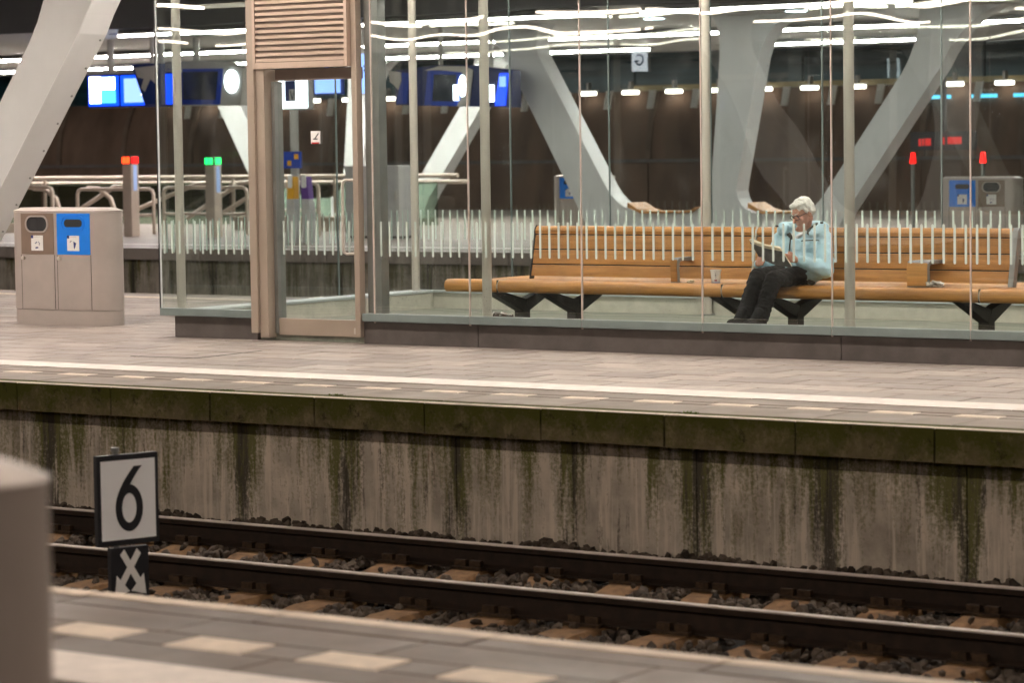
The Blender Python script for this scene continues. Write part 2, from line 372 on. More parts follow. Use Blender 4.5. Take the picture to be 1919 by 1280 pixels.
def chamfer_slab(w, d, h, c=0.006):
    mb = MB(); x, y = w/2, d/2
    mb.add([(-x, -y, -h), (x, -y, -h), (x, y, -h), (-x, y, -h), (-x, -y, -c), (x, -y, -c), (x, y, -c), (-x, y, -c),
            (-x+c, -y+c, 0), (x-c, -y+c, 0), (x-c, y-c, 0), (-x+c, y-c, 0)],
           [(0, 1, 5, 4), (1, 2, 6, 5), (2, 3, 7, 6), (3, 0, 4, 7), (4, 5, 9, 8), (5, 6, 10, 9), (6, 7, 11, 10), (7, 4, 8, 11), (8, 9, 10, 11)])
    return mb
def pave(parent, spots, w, d, mat, key, keep=300):
    """spots: (x,y); the pieces that show largest become paver objects, the rest one joined piece"""
    spots = sorted(spots, key=key)
    me = chamfer_slab(w, d, 0.05).mesh('paver', mat)
    for x, y in spots[:keep]:
        o = link('paver', me, parent, (x, y, random.uniform(-0.0015, 0.0015)))
        o.rotation_euler = (random.uniform(-1, 1)*0.0016, random.uniform(-1, 1)*0.0016, random.uniform(-1, 1)*0.002)
    if len(spots) > keep:
        big = MB(); src = chamfer_slab(w, d, 0.05)
        for x, y in spots[keep:]:
            dz = random.uniform(-0.0015, 0.0015)
            big.add([(a+x, b+y, c+dz) for a, b, c in src.v], src.f)
        r = big.build('paver_field', mat, parent); r['kind'] = 'stuff'
def sheet(name, mat, x0, x1, y0, y1, z0, parent): return MB().box(x0, x1, y0, y1, z0-0.003, z0).build(name, mat, parent)

# ---- island platform with the shelter
isl = struct(MB().box(-70, 25, 16.42, 27.05, -1.15, -0.012).build('island_platform', 'joint'))
pts = []
for r in range(23):
    y = 17.9+0.2+0.4*r
    if y > 26.9: break
    for c in range(-56, 12):
        x = c*0.6+(0.3 if r % 2 else 0.0)
        if x > -18.45 and 20.95 < y < 25.0: continue
        if x > -16 and y > 25: continue
        if x < -33: continue
        pts.append((x, y))
pave(isl, pts, 0.584, 0.384, 'paver', lambda p: (p[0]+12)**2*0.35+(p[1]-18)**2*6+(60 if p[1] > 21 else 0))
me = chamfer_slab(0.994, 0.526, 0.05).mesh('edge_slab', 'slab'); me2 = chamfer_slab(0.994, 0.31, 0.05).mesh('edge_slab_narrow', 'slab')
me3 = chamfer_slab(0.594, 0.16, 0.05).mesh('dash_slab', 'slab'); me4 = chamfer_slab(0.994, 0.42, 0.05).mesh('line_slab', 'slab')
for k in range(-30, 6):
    link('edge_slab', me, isl, (k+0.5, 16.655, random.uniform(-.001, .001)))
    link('edge_slab', me2, isl, (k+0.3, 17.285, random.uniform(-.001, .001)))
    link('line_slab', me4, isl, (k+0.75, 17.668, -0.001))
me5 = chamfer_slab(0.328, 0.148, 0.05).mesh('dash_tile', 'paint_y'); me6 = chamfer_slab(0.284, 0.148, 0.05).mesh('dash_gap_tile', 'slab')
for k in range(-44, 10):
    x = -9.345+0.62*k+8*0.62
    link('dash_tile', me5, isl, (x, 17.02, 0.0015)); link('dash_gap_tile', me6, isl, (x+0.31, 17.02, 0))
mel = chamfer_slab(0.994, 0.41, 0.01, 0.002).mesh('white_line', 'paint')
for k in range(-31, 6): link('white_line', mel, isl, (k+0.42, 17.668+random.uniform(-.006, .006), 0.006))
def coping_run(parent, y0, y1, x0, x1, face, matc, sgn, zt=0.0):
    """kerb blocks of one metre along a platform edge; face = outer y"""
    a, b_ = (face, y1) if sgn < 0 else (y0, face)
    me = MB().box(0.006, 0.994, a, b_, -0.218, 0.0).mesh('coping_block', matc, bevel=0.006)
    for k in range(x0, x1): link('coping_block', me, parent, (k, random.uniform(-.004, .004), zt+random.uniform(-.002, .002)))
coping_run(isl, 16.15, 16.39, -34, 10, 16.15, 'coping', -1)
me = chamfer_slab(0.99, 0.07, 0.01, 0.002).mesh('edge_line', 'paint_y')
for k in range(-34, 10): link('edge_line', me, isl, (k+0.5, 16.195, 0.005))
pm = MB().box(0.002, 0.996, 16.37, 16.42, -1.15, -0.2185).mesh('wall_panel', 'panel', bevel=0.003)
for k in range(-34, 10): link('wall_panel', pm, isl, (k+0.12, random.uniform(-.006, .006), 0))
coping_run(isl, 27.05, 27.3, -60, -6, 27.3, 'slab', 1)
sheet('rear_line', 'paint_y', -60, -6, 26.35, 26.62, 0.006, isl)

# ---- near platform (where the photographer stands)
nearp = struct(MB().box(-70, 30, -12, 8.28, -1.15, -0.012).build('near_platform', 'joint'))
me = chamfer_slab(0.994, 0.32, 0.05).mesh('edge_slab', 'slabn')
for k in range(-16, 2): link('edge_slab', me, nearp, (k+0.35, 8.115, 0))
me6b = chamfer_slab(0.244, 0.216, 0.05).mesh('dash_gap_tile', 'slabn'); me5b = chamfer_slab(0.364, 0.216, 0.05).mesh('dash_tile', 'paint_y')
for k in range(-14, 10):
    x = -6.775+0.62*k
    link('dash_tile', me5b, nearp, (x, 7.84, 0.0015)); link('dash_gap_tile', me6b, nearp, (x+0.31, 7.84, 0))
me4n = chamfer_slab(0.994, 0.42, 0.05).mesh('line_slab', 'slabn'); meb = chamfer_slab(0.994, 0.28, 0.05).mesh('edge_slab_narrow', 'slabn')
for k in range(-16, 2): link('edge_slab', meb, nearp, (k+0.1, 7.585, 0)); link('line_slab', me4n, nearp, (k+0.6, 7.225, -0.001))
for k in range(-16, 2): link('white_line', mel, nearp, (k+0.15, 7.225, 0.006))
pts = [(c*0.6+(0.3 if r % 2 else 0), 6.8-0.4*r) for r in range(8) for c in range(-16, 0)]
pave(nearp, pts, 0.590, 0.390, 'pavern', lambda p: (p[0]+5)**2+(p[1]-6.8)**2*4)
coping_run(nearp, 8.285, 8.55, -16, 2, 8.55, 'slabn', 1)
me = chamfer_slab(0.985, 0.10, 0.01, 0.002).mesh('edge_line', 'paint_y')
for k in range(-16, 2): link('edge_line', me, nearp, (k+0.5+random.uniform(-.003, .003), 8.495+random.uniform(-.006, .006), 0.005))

# ---- far platform
farp = struct(MB().box(-120, 20, 40.48, 68, -1.15, 0.0).build('far_platform', 'paver'))
coping_run(farp, 40.2, 40.475, -66, -8, 40.2, 'paver', -1)
pm = MB().box(0.004, 0.992, 40.41, 40.48, -1.15, -0.2185).mesh('wall_panel', 'panel_far', bevel=0.006)
for k in range(-66, -8): link('wall_panel', pm, farp, (k+0.12, random.uniform(-.02, .02), 0))
sheet('edge_line', 'paint', -66, -8, 40.23, 40.42, 0.006, farp)
sheet('white_line', 'paint', -66, -8, 41.7, 42.0, 0.006, farp)

# ---- ballast
mball, nt, b = _new('ballast_stone')
g = nt.nodes.new('ShaderNodeNewGeometry')
c = mixc(nt, g.outputs['Random Per Island'], (0.020, 0.017, 0.015), (0.16, 0.13, 0.105))
c = mixc(nt, ramp(nt, noise(nt, wpos(nt), 25, 4), [(0.4, 0.0), (0.7, 0.6)]), c, (0.07, 0.045, 0.028))
nt.links.new(c, b.inputs['Base Color']); b.inputs['Roughness'].default_value = 0.9; b.inputs['Specular IOR Level'].default_value = 0.2
bump(nt, b, noise(nt, wpos(nt), 90, 4), 0.4, 0.004); MT['ballast'] = mball
def stones(name, x0, x1, y0, y1, n, zf, rmin, rmax):
    bm = bmesh.new(); bmesh.ops.create_icosphere(bm, subdivisions=1, radius=1)
    bv = [v.co.copy() for v in bm.verts]; bf = [[v.index for v in f.verts] for f in bm.faces]; bm.free()
    kinds = []
    for _ in range(12):
        kinds.append([v*random.uniform(0.72, 1.2) for v in bv])
    V, Fc = [], []
    for _ in range(n):
        x, y = random.uniform(x0, x1), random.uniform(y0, y1); z = zf(x, y)
        if z is None: continue
        r = random.uniform(rmin, rmax)
        M3 = Quaternion((random.gauss(0, 1), random.gauss(0, 1), random.gauss(0, 1), random.gauss(0, 1))).normalized().to_matrix() @ Matrix.Diagonal((r*random.uniform(.8, 1.4), r*random.uniform(.7, 1.1), r*random.uniform(.6, .9)))
        o = len(V); z += random.uniform(-0.02, 0.012)
        V += [M3 @ v+Vector((x, y, z)) for v in random.choice(kinds)]; Fc += [[i+o for i in f] for f in bf]
    me = bpy.data.meshes.new(name); me.from_pydata([tuple(v) for v in V], [], Fc); me.materials.append(MT['ballast'])
    o = link(name, me); o['kind'] = 'stuff'; o['label'] = 'grey brown crushed stone ballast between the rails'; o['category'] = 'ballast'
    return o
SLX = [-11.59+0.613*k+0.13 for k in range(-14, 14)]     # sleeper centres
def bz(x, y):
    d = min(abs(x-s) for s in SLX)
    if 13.2 < y < 15.75 and d < 0.135: return None if random.random() < 0.93 else -0.965
    z = -1.0
    if y > 15.55: z = -1.0+min(0.015, (y-15.55)*0.05)
    if y < 13.25: z = -0.99-(13.25-y)*0.03
    if abs(y-13.72) < 0.10 or abs(y-15.17) < 0.10: z -= 0.02
    return z+0.015*math.sin(x*5.1+y*7)
stones('ballast', -21.5, -4, 11.6, 16.36, 27000, bz, 0.020, 0.044)
MT['bed'] = plain('dark_fines', (0.018, 0.014, 0.011), 0.95, var=0.4, scale=20)
struct(MB().box(-70, 30, 8.56, 16.36, -1.155, -1.03).build('track_bed', 'bed'))
struct(MB().box(-120, 30, 27.32, 40.40, -1.155, -1.03).build('rear_track_bed', mball))

# ---- the track: two rails on concrete sleepers
trk = thing('railway_track', 'rusty brown railway track with two rails on concrete sleepers below the platform wall', 'track', (-12, 14.45, -1.0))
RP = [(-0.07, 0), (0.07, 0), (0.07, 0.012), (0.012, 0.032), (0.009, 0.115), (0.035, 0.128), (0.036, 0.160), (0.028, 0.168), (-0.028, 0.168), (-0.036, 0.160), (-0.035, 0.128), (-0.009, 0.115), (-0.012, 0.032), (-0.07, 0.012)]
for y in (13.73, 15.175):
    mb = MB(); mb.prism([(y+a, -0.968+z) for a, z in RP], -40, 14, 'x')
    n = len(RP)
    # the worn running surface
    for i in range(len(mb.f)):
        f = mb.f[i]
        if len(f) == 4 and all(mb.v[k][2] > -0.809 for k in f): mb.m[i] = 1
    mb.build('rail', ['rail', 'railtop'], trk)
sl = MB(); prof = []
xs = [(-0.15, 0), (-0.135, 0.055), (-0.11, 0.08), (0.11, 0.08), (0.135, 0.055), (0.15, 0)]
ys = [(-1.30, 0.55), (-1.26, 0.85), (-1.1, 0.98), (-0.9, 1.0), (-0.6, 1.0), (-0.35, 0.72), (0.35, 0.72), (0.6, 1.0), (0.9, 1.0), (1.1, 0.98), (1.26, 0.85), (1.30, 0.55)]
V = [(x*(0.98 if k in (0, len(ys)-1) else 1), y, -0.14+(z+0.09)*h) for k, (y, h) in enumerate(ys) for x, z in xs]
Fq = [(i*6+j, i*6+j+1, (i+1)*6+j+1, (i+1)*6+j) for i in range(len(ys)-1) for j in range(5)]+[tuple(range(6)), tuple(range((len(ys)-1)*6, len(ys)*6))]
sme = MB().add(V, Fq).mesh('sleeper', 'sleeper', smooth=True)
cmes = []
for sy in (-1, 1):
    cm = MB()
    cm.box(-0.125, 0.125, sy*0.10-0.03, sy*0.10+0.03, 0, 0.02); cm.box(-0.105, -0.015, sy*0.088-0.02, sy*0.088+0.02, 0.018, 0.062); cm.box(0.015, 0.105, sy*0.088-0.02, sy*0.088+0.02, 0.018, 0.062)
    cmes.append(cm.mesh('rail_clip', 'clip', bevel=0.004))
for x in SLX:
    s_ = link('sleeper', sme, trk, (x+12+random.uniform(-.01, .01), 0.0, random.uniform(-.006, .004)))
    s_.rotation_euler = (0, 0, random.uniform(-.008, .008))
    for y in (13.73, 15.175):
        for cme in cmes: link('rail_clip', cme, s_, (0, y-14.45, 0.03))

# ---- the track number sign between the tracks, facing along the line
sg = thing('track_sign', 'white board with black number 6 above black plate with two crossed white arrows', 'sign', (-11.2, 12.3, -1.0))
X0 = -11.2
MB().box(X0-0.02, X0+0.02, 11.93, 12.465, -0.465, 0.05).build('board_frame', 'ink', sg, bevel=0.004)
MB().box(X0+0.018, X0+0.024, 11.962, 12.433, -0.433, 0.018).build('board_face', plain('sign_white', (0.92, 0.92, 0.94), 0.45, var=0.02), sg)
mb = MB(); cy, czz = 12.20, -0.255
ringprism(mb, disc(cy, czz, 0.118, 0.133, 40), disc(cy, czz, 0.064, 0.084, 40), X0+0.0245, X0+0.0285, 'x')
mb.build('number_six_bowl', 'ink', sg)
stem = []
for k in range(13):
    t = k/12; stem.append((cy-0.118+0.165*t**1.7, czz+0.01+0.225*t))
stem2 = []
for k in range(13):
    t = k/12; stem2.append((cy-0.064+0.172*t**1.35, czz+0.02+0.215*t))
stem2[-1] = (cy+0.115, czz+0.235)
MB().prism(stem+stem2[::-1], X0+0.0247, X0+0.0287, 'x').build('number_six_stem', 'ink', sg)
MB().box(X0-0.02, X0+0.02, 12.035, 12.365, -0.775, -0.478).build('arrow_plate', 'ink', sg, bevel=0.004)
def yzquad(p, q, w):
    d = Vector((q[0]-p[0], q[1]-p[1])).normalized(); n_ = Vector((-d.y, d.x))*w/2
    return [(p[0]+n_.x, p[1]+n_.y), (q[0]+n_.x, q[1]+n_.y), (q[0]-n_.x, q[1]-n_.y), (p[0]-n_.x, p[1]-n_.y)]
mb = MB()
mb.prism(yzquad((12.1320, -0.5050), (12.2920, -0.7050), 0.046), X0+0.021, X0+0.0245, 'x')
mb.prism([(12.3360, -0.7550), (12.3160, -0.6350), (12.2040, -0.7300)], X0+0.0212, X0+0.0247, 'x')
mb.build('arrow', 'white', sg)
mb = MB()
mb.prism(yzquad((12.2760, -0.5050), (12.1080, -0.7050), 0.046), X0+0.0214, X0+0.0249, 'x')
mb.prism([(12.0600, -0.7550), (12.0800, -0.6350), (12.1920, -0.7300)], X0+0.0216, X0+0.0251, 'x')
mb.build('arrow', 'white', sg)
MB().cyl((X0-0.045, 12.14, -1.1), (X0-0.045, 12.14, 0.07), 0.022).cyl((X0-0.045, 12.14, 0.06), (X0-0.045, 12.14, 0.085), 0.03).build('post', 'steel_dk', sg, smooth=True)
sg.location = (-11.12, 12.185, -1.0); sg.rotation_euler = (0, 0, math.radians(-17.5)); sg.scale = (1, 0.755, 1.02)   # a portrait board turned a little towards the platform

# ================================================================== WAITING SHELTER
GY = 20.86                     # outer face of the front glass
BY = 25.08                     # rear glass
LX = -18.69                    # end glass
XR = -6.3                      # the shelter runs on beyond the picture
HT = 3.95
sh = thing('waiting_shelter', 'long glass waiting shelter with bronze louvred doorway on the island platform', 'shelter', (-13, 21, 0))
MB().box(LX+0.16, XR, 20.95, BY-0.05, 0.0, 0.07).build('floor', 'floor', sh)
MB().box(-16.1, XR, 20.97, 21.36, 0.07, 0.235).build('inner_ledge', 'floor', sh, bevel=0.004)
for a, b_ in ((-18.54, -17.49), (-16.206, -14.905), (-14.9, -11.205), (-11.2, -7.505), (-7.5, XR)):
    MB().box(a, b_-0.004, 20.90, 20.95, 0.0, 0.205).build('base_panel', 'base', sh, bevel=0.003)
MB().box(-18.54, -18.49, 20.952, BY-0.1, 0.0, 0.205).build('base_panel', 'base', sh, bevel=0.003)
MB().box(LX+0.205, LX+0.28, 21.05, BY-0.02, 0.05, 0.235).build('upstand', 'curb', sh, bevel=0.004)
MB().box(LX+0.285, XR, BY-0.10, BY-0.02, 0.05, 0.235).build('upstand', 'curb', sh, bevel=0.004)
MB().box(LX, LX+0.29, 20.99, BY, 0.237, 0.262).build('sill_cap', 'sillcap', sh, bevel=0.004)
MB().box(LX+0.295, XR, BY-0.12, BY, 0.237, 0.262).build('sill_cap', 'sillcap', sh, bevel=0.004)
FRONT = [(LX, -17.47), (-16.05, -14.965), (-14.965, -13.751), (-13.751, -12.52), (-12.52, -11.268), (-11.268, -10.009), (-10.009, -8.77), (-8.77, -7.53), (-7.53, XR)]
MB().box(LX+0.002, -17.485, GY-0.012, 20.955, 0.212, 0.285).build('sill', 'sill', sh, bevel=0.006)
for k, (a, b_) in enumerate(FRONT[1:]):
    MB().box((-16.19 if k == 0 else a)+0.003, b_-0.003, GY-0.012, 20.955, 0.212, 0.285).build('sill', 'sill', sh, bevel=0.006)
smz = MB().prism(rrect(-0.0105, 0.0105, 0.818, 1.140, 0.0100), 0, 0.002, 'y').mesh('stripe', 'stripe')
smx = MB().prism(rrect(-0.0105, 0.0105, 0.818, 1.140, 0.0100), 0, 0.002, 'x').mesh('stripe', 'stripe')
def pane(a, b_, y, mat, z0=0.287, sx=0.0, stripes=True):
    mb = MB().box(a+0.006, b_-0.006, y, y+0.012, z0, HT)
    g_ = mb.build('glass_panel', mat, sh)
    if stripes:
        k = math.ceil((a+0.03-sx)/0.0985)
        while sx+k*0.0985 < b_-0.02:
            link('stripe', smz, g_, (sx+k*0.0985+13, y-0.0035-21, 0)); k += 1
    return g_
for a, b_ in FRONT: pane(a, b_, GY, 'glass')
BACK = [-18.67, -17.386, -16.131, -14.90, -13.613, -12.309, -11.05, -9.79, -8.53, -7.3, XR]
for a, b_ in zip(BACK[:-1], BACK[1:]): pane(a, b_, BY-0.06, 'glass_b', 0.265, sx=0.03)
ES = [20.88, 22.27, 23.672, BY-0.065]
for a, b_ in zip(ES[:-1], ES[1:]):
    g_ = MB().box(LX, LX+0.012, a+0.006, b_-0.006, 0.265, HT).build('glass_panel', 'glass_b', sh)
    k = math.ceil((a+0.03)/0.0985)
    while k*0.0985 < b_-0.02: link('stripe', smx, g_, (LX-0.0035+13, k*0.0985-21, 0)); k += 1
for a, b_ in FRONT[1:]: MB().box(a-0.005, a+0.005, GY-0.002, GY+0.016, 0.20, HT).build('joint_seal', 'edge', sh)
for x in BACK[1:-1]: MB().box(x-0.006, x+0.006, BY-0.064, BY-0.044, 0.262, HT).build('joint_seal', 'sill', sh)
for y in ES[1:-1]: MB().box(LX-0.003, LX+0.016, y-0.005, y+0.005, 0.262, HT).build('joint_seal', 'sill', sh)
MB().box(LX-0.004, LX+0.012, GY-0.004, GY+0.018, 0.215, HT).build('corner_seal', 'black', sh)
MB().box(LX+0.0125, LX+0.034, GY-0.003, GY-0.0005, 0.287, HT).build('glass_edge', 'sillcap', sh)
for x, y in ((-14.89, 21.03), (-11.19, 21.03), (-7.5, 21.03), (-18.58, 21.05), (-18.58, 24.9), (-14.90, 24.93), (-11.05, 24.93), (-7.3, 24.93)):
    pst = MB().cyl((x, y, 0.07), (x, y, HT), 0.044, n=20).build('post', 'steel', sh, smooth=True)
    MB().cyl((x, y, 0.07), (x, y, 0.085), 0.075, n=20).build('foot_plate', 'steel_dk', pst, smooth=True)
MB().box(LX+0.05, XR, 20.93, 21.0, HT+0.002, HT+0.13).build('top_beam', 'bronze', sh)
MB().box(LX+0.05, XR, BY-0.14, BY-0.05, HT+0.002, HT+0.13).build('top_beam', 'bronze', sh)
MB().box(LX+0.07, -17.3, 21.10, 21.16, 3.19, 3.235).build('cross_rail', 'greyp', sh)
MB().box(-16.0, -15.2, 21.10, 21.16, 3.20, 3.245).build('cross_rail', 'greyp', sh)
# ---- doorway
MB().box(-17.485, -17.40, 20.80, 20.90, 0.075, HT).build('door_jamb', 'jamb', sh, bevel=0.004)
MB().box(-17.398, -17.30, 20.83, 21.05, 0.03, 2.575).build('door_jamb', 'jamb', sh, bevel=0.003)
MB().box(-17.297, -17.255, 20.93, 21.05, 0.07, 2.46).build('door_jamb', 'steel_dk', sh, bevel=0.003)
MB().box(-16.265, -16.207, 20.845, 20.93, 0.06, HT).build('door_jamb', 'jamb', sh, bevel=0.004)
MB().box(-16.20, -16.04, 20.962, 21.08, 0.07, HT).build('door_post', 'steel_dk', sh, bevel=0.003)
MB().box(-17.252, -16.27, 20.94, 21.03, 2.465, 2.572).build('door_head', 'bronze_dark', sh, bevel=0.003)
lv = MB().box(-17.398, -17.365, 20.785, 20.90, 2.577, HT).box(-16.30, -16.267, 20.785, 20.90, 2.577, HT).box(-17.364, -16.301, 20.785, 20.90, 2.577, 2.635).build('louvre_frame', 'bronze', sh, bevel=0.003)
MB().box(-17.364, -16.301, 20.872, 20.90, 2.637, HT).build('louvre_back', 'dark', lv)
slm = MB().prism([(0.0, 0.0), (0.0, 0.028), (0.055, 0.058), (0.062, 0.05), (0.01, 0.016), (0.01, 0.0)], -0.5305, 0.5305, 'x').mesh('louvre_slat', 'bronze')
z = 2.64
while z < HT-0.05:
    link('louvre_slat', slm, lv, (-16.8325+13, 20.792-21, z)); z += 0.0545
door = MB().box(-17.245, -16.275, 20.965, 20.977, 0.215, 2.455).build('door_leaf', 'glass', sh)
MB().box(-17.25, -16.27, 20.93, 20.985, 0.055, 0.212).build('door_kick_plate', 'jamb', door, bevel=0.004)
MB().box(-16.33, -16.24, 20.905, 20.928, 0.085, 0.14).cyl((-16.285, 20.895, 0.115), (-16.285, 20.91, 0.115), 0.016).build('door_lock', 'steel', door)
MB().tube([(-16.30, 20.94, 1.52), (-16.37, 20.87, 1.525), (-16.39, 20.855, 1.51), (-16.395, 20.85, 1.47), (-16.395, 20.85, 0.89), (-16.39, 20.855, 0.85), (-16.37, 20.87, 0.835), (-16.30, 20.94, 0.84)], 0.0145, 10).build('door_handle', 'steel', door, smooth=True)
k = 0
while -17.2+k*0.0985 < -16.29:
    link('stripe', smz, door, (-17.2+k*0.0985+13, 20.9615-21, 0)); k += 1
stk = MB().box(-16.845, -16.735, 20.957, 20.963, 1.865, 1.985).build('no_smoking_sticker', 'white', door)
MB().box(-16.835, -16.745, 20.9545, 20.9565, 1.865, 1.88).build('sticker_edge', plain('sticker_red', (0.5, 0.03, 0.03), 0.5), stk)
MB().prism([(-16.815, 1.905), (-16.765, 1.905), (-16.765, 1.915), (-16.815, 1.915)], 20.954, 20.9565, 'y').prism([(-16.80, 1.915), (-16.755, 1.965), (-16.748, 1.96), (-16.793, 1.912)], 20.953, 20.9562, 'y').build('pictogram', 'ink', stk)

# ================================================================== BENCH
bn = thing('long_bench', 'long varnished wooden double bench with black Y-shaped legs inside the glass shelter', 'bench', (-13, 22.3, 0.07))
def nose(y0, y1, zt, th, flip=False):
    pts = [(y1, zt), (y0+0.05, zt), (y0+0.025, zt-0.008), (y0+0.008, zt-0.025), (y0, zt-0.05), (y0, zt-0.072), (y0+0.01, zt-0.10), (y0+0.03, zt-th), (y1, zt-th)]
    return [(y0+y1-a, b_) for a, b_ in pts] if flip else pts
ZS = 0.572
SECT = [(-15.83, -15.232), (-15.218, -12.81), (-12.796, -10.325), (-10.311, XR-0.3)]
for i, (a, b_) in enumerate(SECT):
    MB().prism(nose(21.66, 21.83, ZS, 0.115), a, b_, 'x').build('seat_plank', 'wood', bn, smooth=True)
    a2 = max(a, -15.50)
    if i == 0: continue
    if i == 1: a2 = -15.52
    for k in range(4):
        MB().box(a2, b_, 21.838+k*0.226, 22.056+k*0.226, ZS-0.045, ZS-0.001).build('seat_plank', 'wood', bn, bevel=0.006)
    MB().prism(nose(22.75, 22.92, ZS, 0.115, True), a2, b_, 'x').build('seat_plank', 'wood', bn, smooth=True)
for x in (-15.225, -12.803, -10.318):
    for d in (-0.004, 0.004):
        mb = MB().prism([(p[0]+(-0.003 if p[0] < 21.8 else 0), p[1]+(0.003 if p[1] > ZS-0.02 else (-0.003 if p[1] < ZS-0.1 else 0))) for p in nose(21.66, 21.84, ZS, 0.115)], x+d-0.0025, x+d+0.0025, 'x')
        mb.build('seat_band', 'steel', bn)
    MB().box(x-0.0014, x+0.0014, 21.657, 21.83, ZS-0.115, ZS+0.0005).build('seat_gap', 'dark', bn)
def slope(z, sgn=1, y0=22.04): return y0+sgn*(z-0.57)*0.22
ROWS = [(0.600, 0.703), (0.713, 0.843), (0.853, 0.981), (0.991, 1.066)]
def backrest(a, b_, sgn, y0):
    for z0, z1 in ROWS:
        t = 0.034*sgn
        if z1 > 1.0: poly = [(slope(z0, sgn, y0), z0), (slope(z0, sgn, y0)-0.012*sgn, z0+0.03), (slope(z1, sgn, y0)-0.008*sgn, z1-0.014), (slope(z1, sgn, y0)+0.012*sgn, z1), (slope(z1, sgn, y0)+0.055*sgn, z1-0.004), (slope(z1, sgn, y0)+0.065*sgn, z1-0.03), (slope(z0, sgn, y0)+t, z0)]
        else: poly = [(slope(z0, sgn, y0), z0), (slope(z1, sgn, y0), z1), (slope(z1, sgn, y0)+t, z1), (slope(z0, sgn, y0)+t, z0)]
        MB().prism(poly, a, b_, 'x').build('backrest_slat', 'wood', bn, smooth=True, bevel=0.003)
def bracket(x, sgn, y0, w, mat, ext=0.0):
    pts = [(slope(0.57, sgn, y0)-0.006*sgn, 0.572), (slope(0.9, sgn, y0)-0.008*sgn, 0.90), (slope(1.04, sgn, y0)-0.012*sgn, 1.04), (slope(1.07, sgn, y0)+0.01*sgn, 1.072), (slope(1.07, sgn, y0)+0.05*sgn, 1.070), (slope(1.02, sgn, y0)+0.07*sgn, 1.03), (slope(0.57, sgn, y0)+0.06*sgn, 0.572)]
    MB().prism(pts, x-w/2, x+w/2, 'x').build('backrest_bracket', mat, bn, bevel=0.003)
MB().prism([(slope(0.6)+0.036, 0.6), (slope(1.03)+0.036, 1.03), (slope(1.03)+0.05, 1.03), (slope(0.6)+0.05, 0.6)], -15.095, -10.24, 'x').build('backrest_core', 'black', bn)
backrest(-15.10, -12.728, 1, 22.04); backrest(-12.705, -10.235, 1, 22.04)
bracket(-15.108, 1, 22.04, 0.014, 'black'); bracket(-12.7165, 1, 22.04, 0.018, 'steel'); bracket(-10.205, 1, 22.04, 0.05, 'armsteel')
backrest(-10.10, XR-0.5, -1, 22.50); bracket(-10.125, -1, 22.50, 0.04, 'armsteel')
def armrest(x, w):
    mb = MB()
    o = [(21.80, 0.574), (21.792, 0.74), (21.80, 0.775), (21.825, 0.795), (22.10, 0.798), (22.10, 0.768), (21.845, 0.765), (21.826, 0.745), (21.832, 0.574)]
    mb.prism(o, x-w/2, x+w/2, 'x').box(x-w/2, x+w/2, 21.79, 21.86, 0.5725, 0.5775)
    a = mb.build('armrest', 'armsteel', bn, bevel=0.003)
    MB().prism([(21.7965, 0.582), (21.788, 0.738), (21.797, 0.778), (21.790, 0.780), (21.778, 0.74), (21.787, 0.582)], x-w/2+0.006, x+w/2-0.006, 'x').build('armrest_facing', 'wood', a, smooth=True)
armrest(-13.37, 0.075); armrest(-10.95, 0.20)
legme = MB()
arm = lambda s: [(s*0.05, 0.20), (s*0.46, 0.455), (s*0.32, 0.455), (0.0, 0.30)]
def yl(mb, x):
    w = 0.05
    mb.prism([(22.24, 0.07), (22.36, 0.07), (22.36, 0.29), (22.30, 0.33), (22.24, 0.29)], x-w, x+w, 'x')
    mb.prism([(22.245, 0.25), (22.30, 0.30), (22.295, 0.365), (21.90, 0.4565), (21.73, 0.4565)], x-w+0.002, x+w-0.002, 'x')
    mb.prism([(22.355, 0.25), (22.30, 0.30), (22.305, 0.365), (22.70, 0.4565), (22.87, 0.4565)], x-w+0.002, x+w-0.002, 'x')
    mb.box(x-w+0.005, x+w-0.005, 21.72, 22.88, 0.4568, 0.52)
yl(legme, 0.0)
legmesh = legme.mesh('leg', 'black', bevel=0.004)
for x in (-15.38, -14.78, -12.93, -12.41, -10.55, -9.9, -8.0): link('leg', legmesh, bn, (x+13, -22.3, -0.07))

# ---- litter
cup = thing('paper_cup', 'white paper coffee cup with small dark print standing on the bench seat', 'cup', (-13.0, 21.9, ZS))
MB().lathe([(0.036, 0), (0.037, 0.004), (0.048, 0.108), (0.051, 0.109), (0.0525, 0.113), (0.051, 0.118), (0.047, 0.117), (0.0455, 0.105), (0.0455, 0.104)], (0, 0, 0)).build('cup_wall', 'white', cup, smooth=True, loc=(0, 0, 0))
MB().lathe([(0.0385, 0), (0.0392, 0.008)], (0, 0, 0)).build('cup_base_band', plain('cup_blue', (0.15, 0.3, 0.65), 0.5), cup, smooth=True, loc=(0, 0, 0.0005))
mb = MB()
for z0, z1, w in ((0.06, 0.066, 0.003), (0.07, 0.078, 0.003), (0.084, 0.09, 0.002), (0.045, 0.05, 0.002)):
    r = 0.0375+0.011*(z0/0.108)+0.0006; mb.prism([(0.020-w, z0), (0.020+w, z0), (0.020+w, z1), (0.020-w, z1)], -math.sqrt(r*r-0.0004)-0.0006, -math.sqrt(r*r-0.0004)+0.002, 'y')
mb.build('cup_print', 'ink', cup, loc=(0, 0, 0))
MB().prism([(0.008, 0.018), (0.03, 0.018), (0.03, 0.03), (0.008, 0.03)], -0.0395, -0.030, 'y').build('cup_logo', plain('cup_red', (0.35, 0.05, 0.08), 0.5), cup, loc=(0, 0, 0))
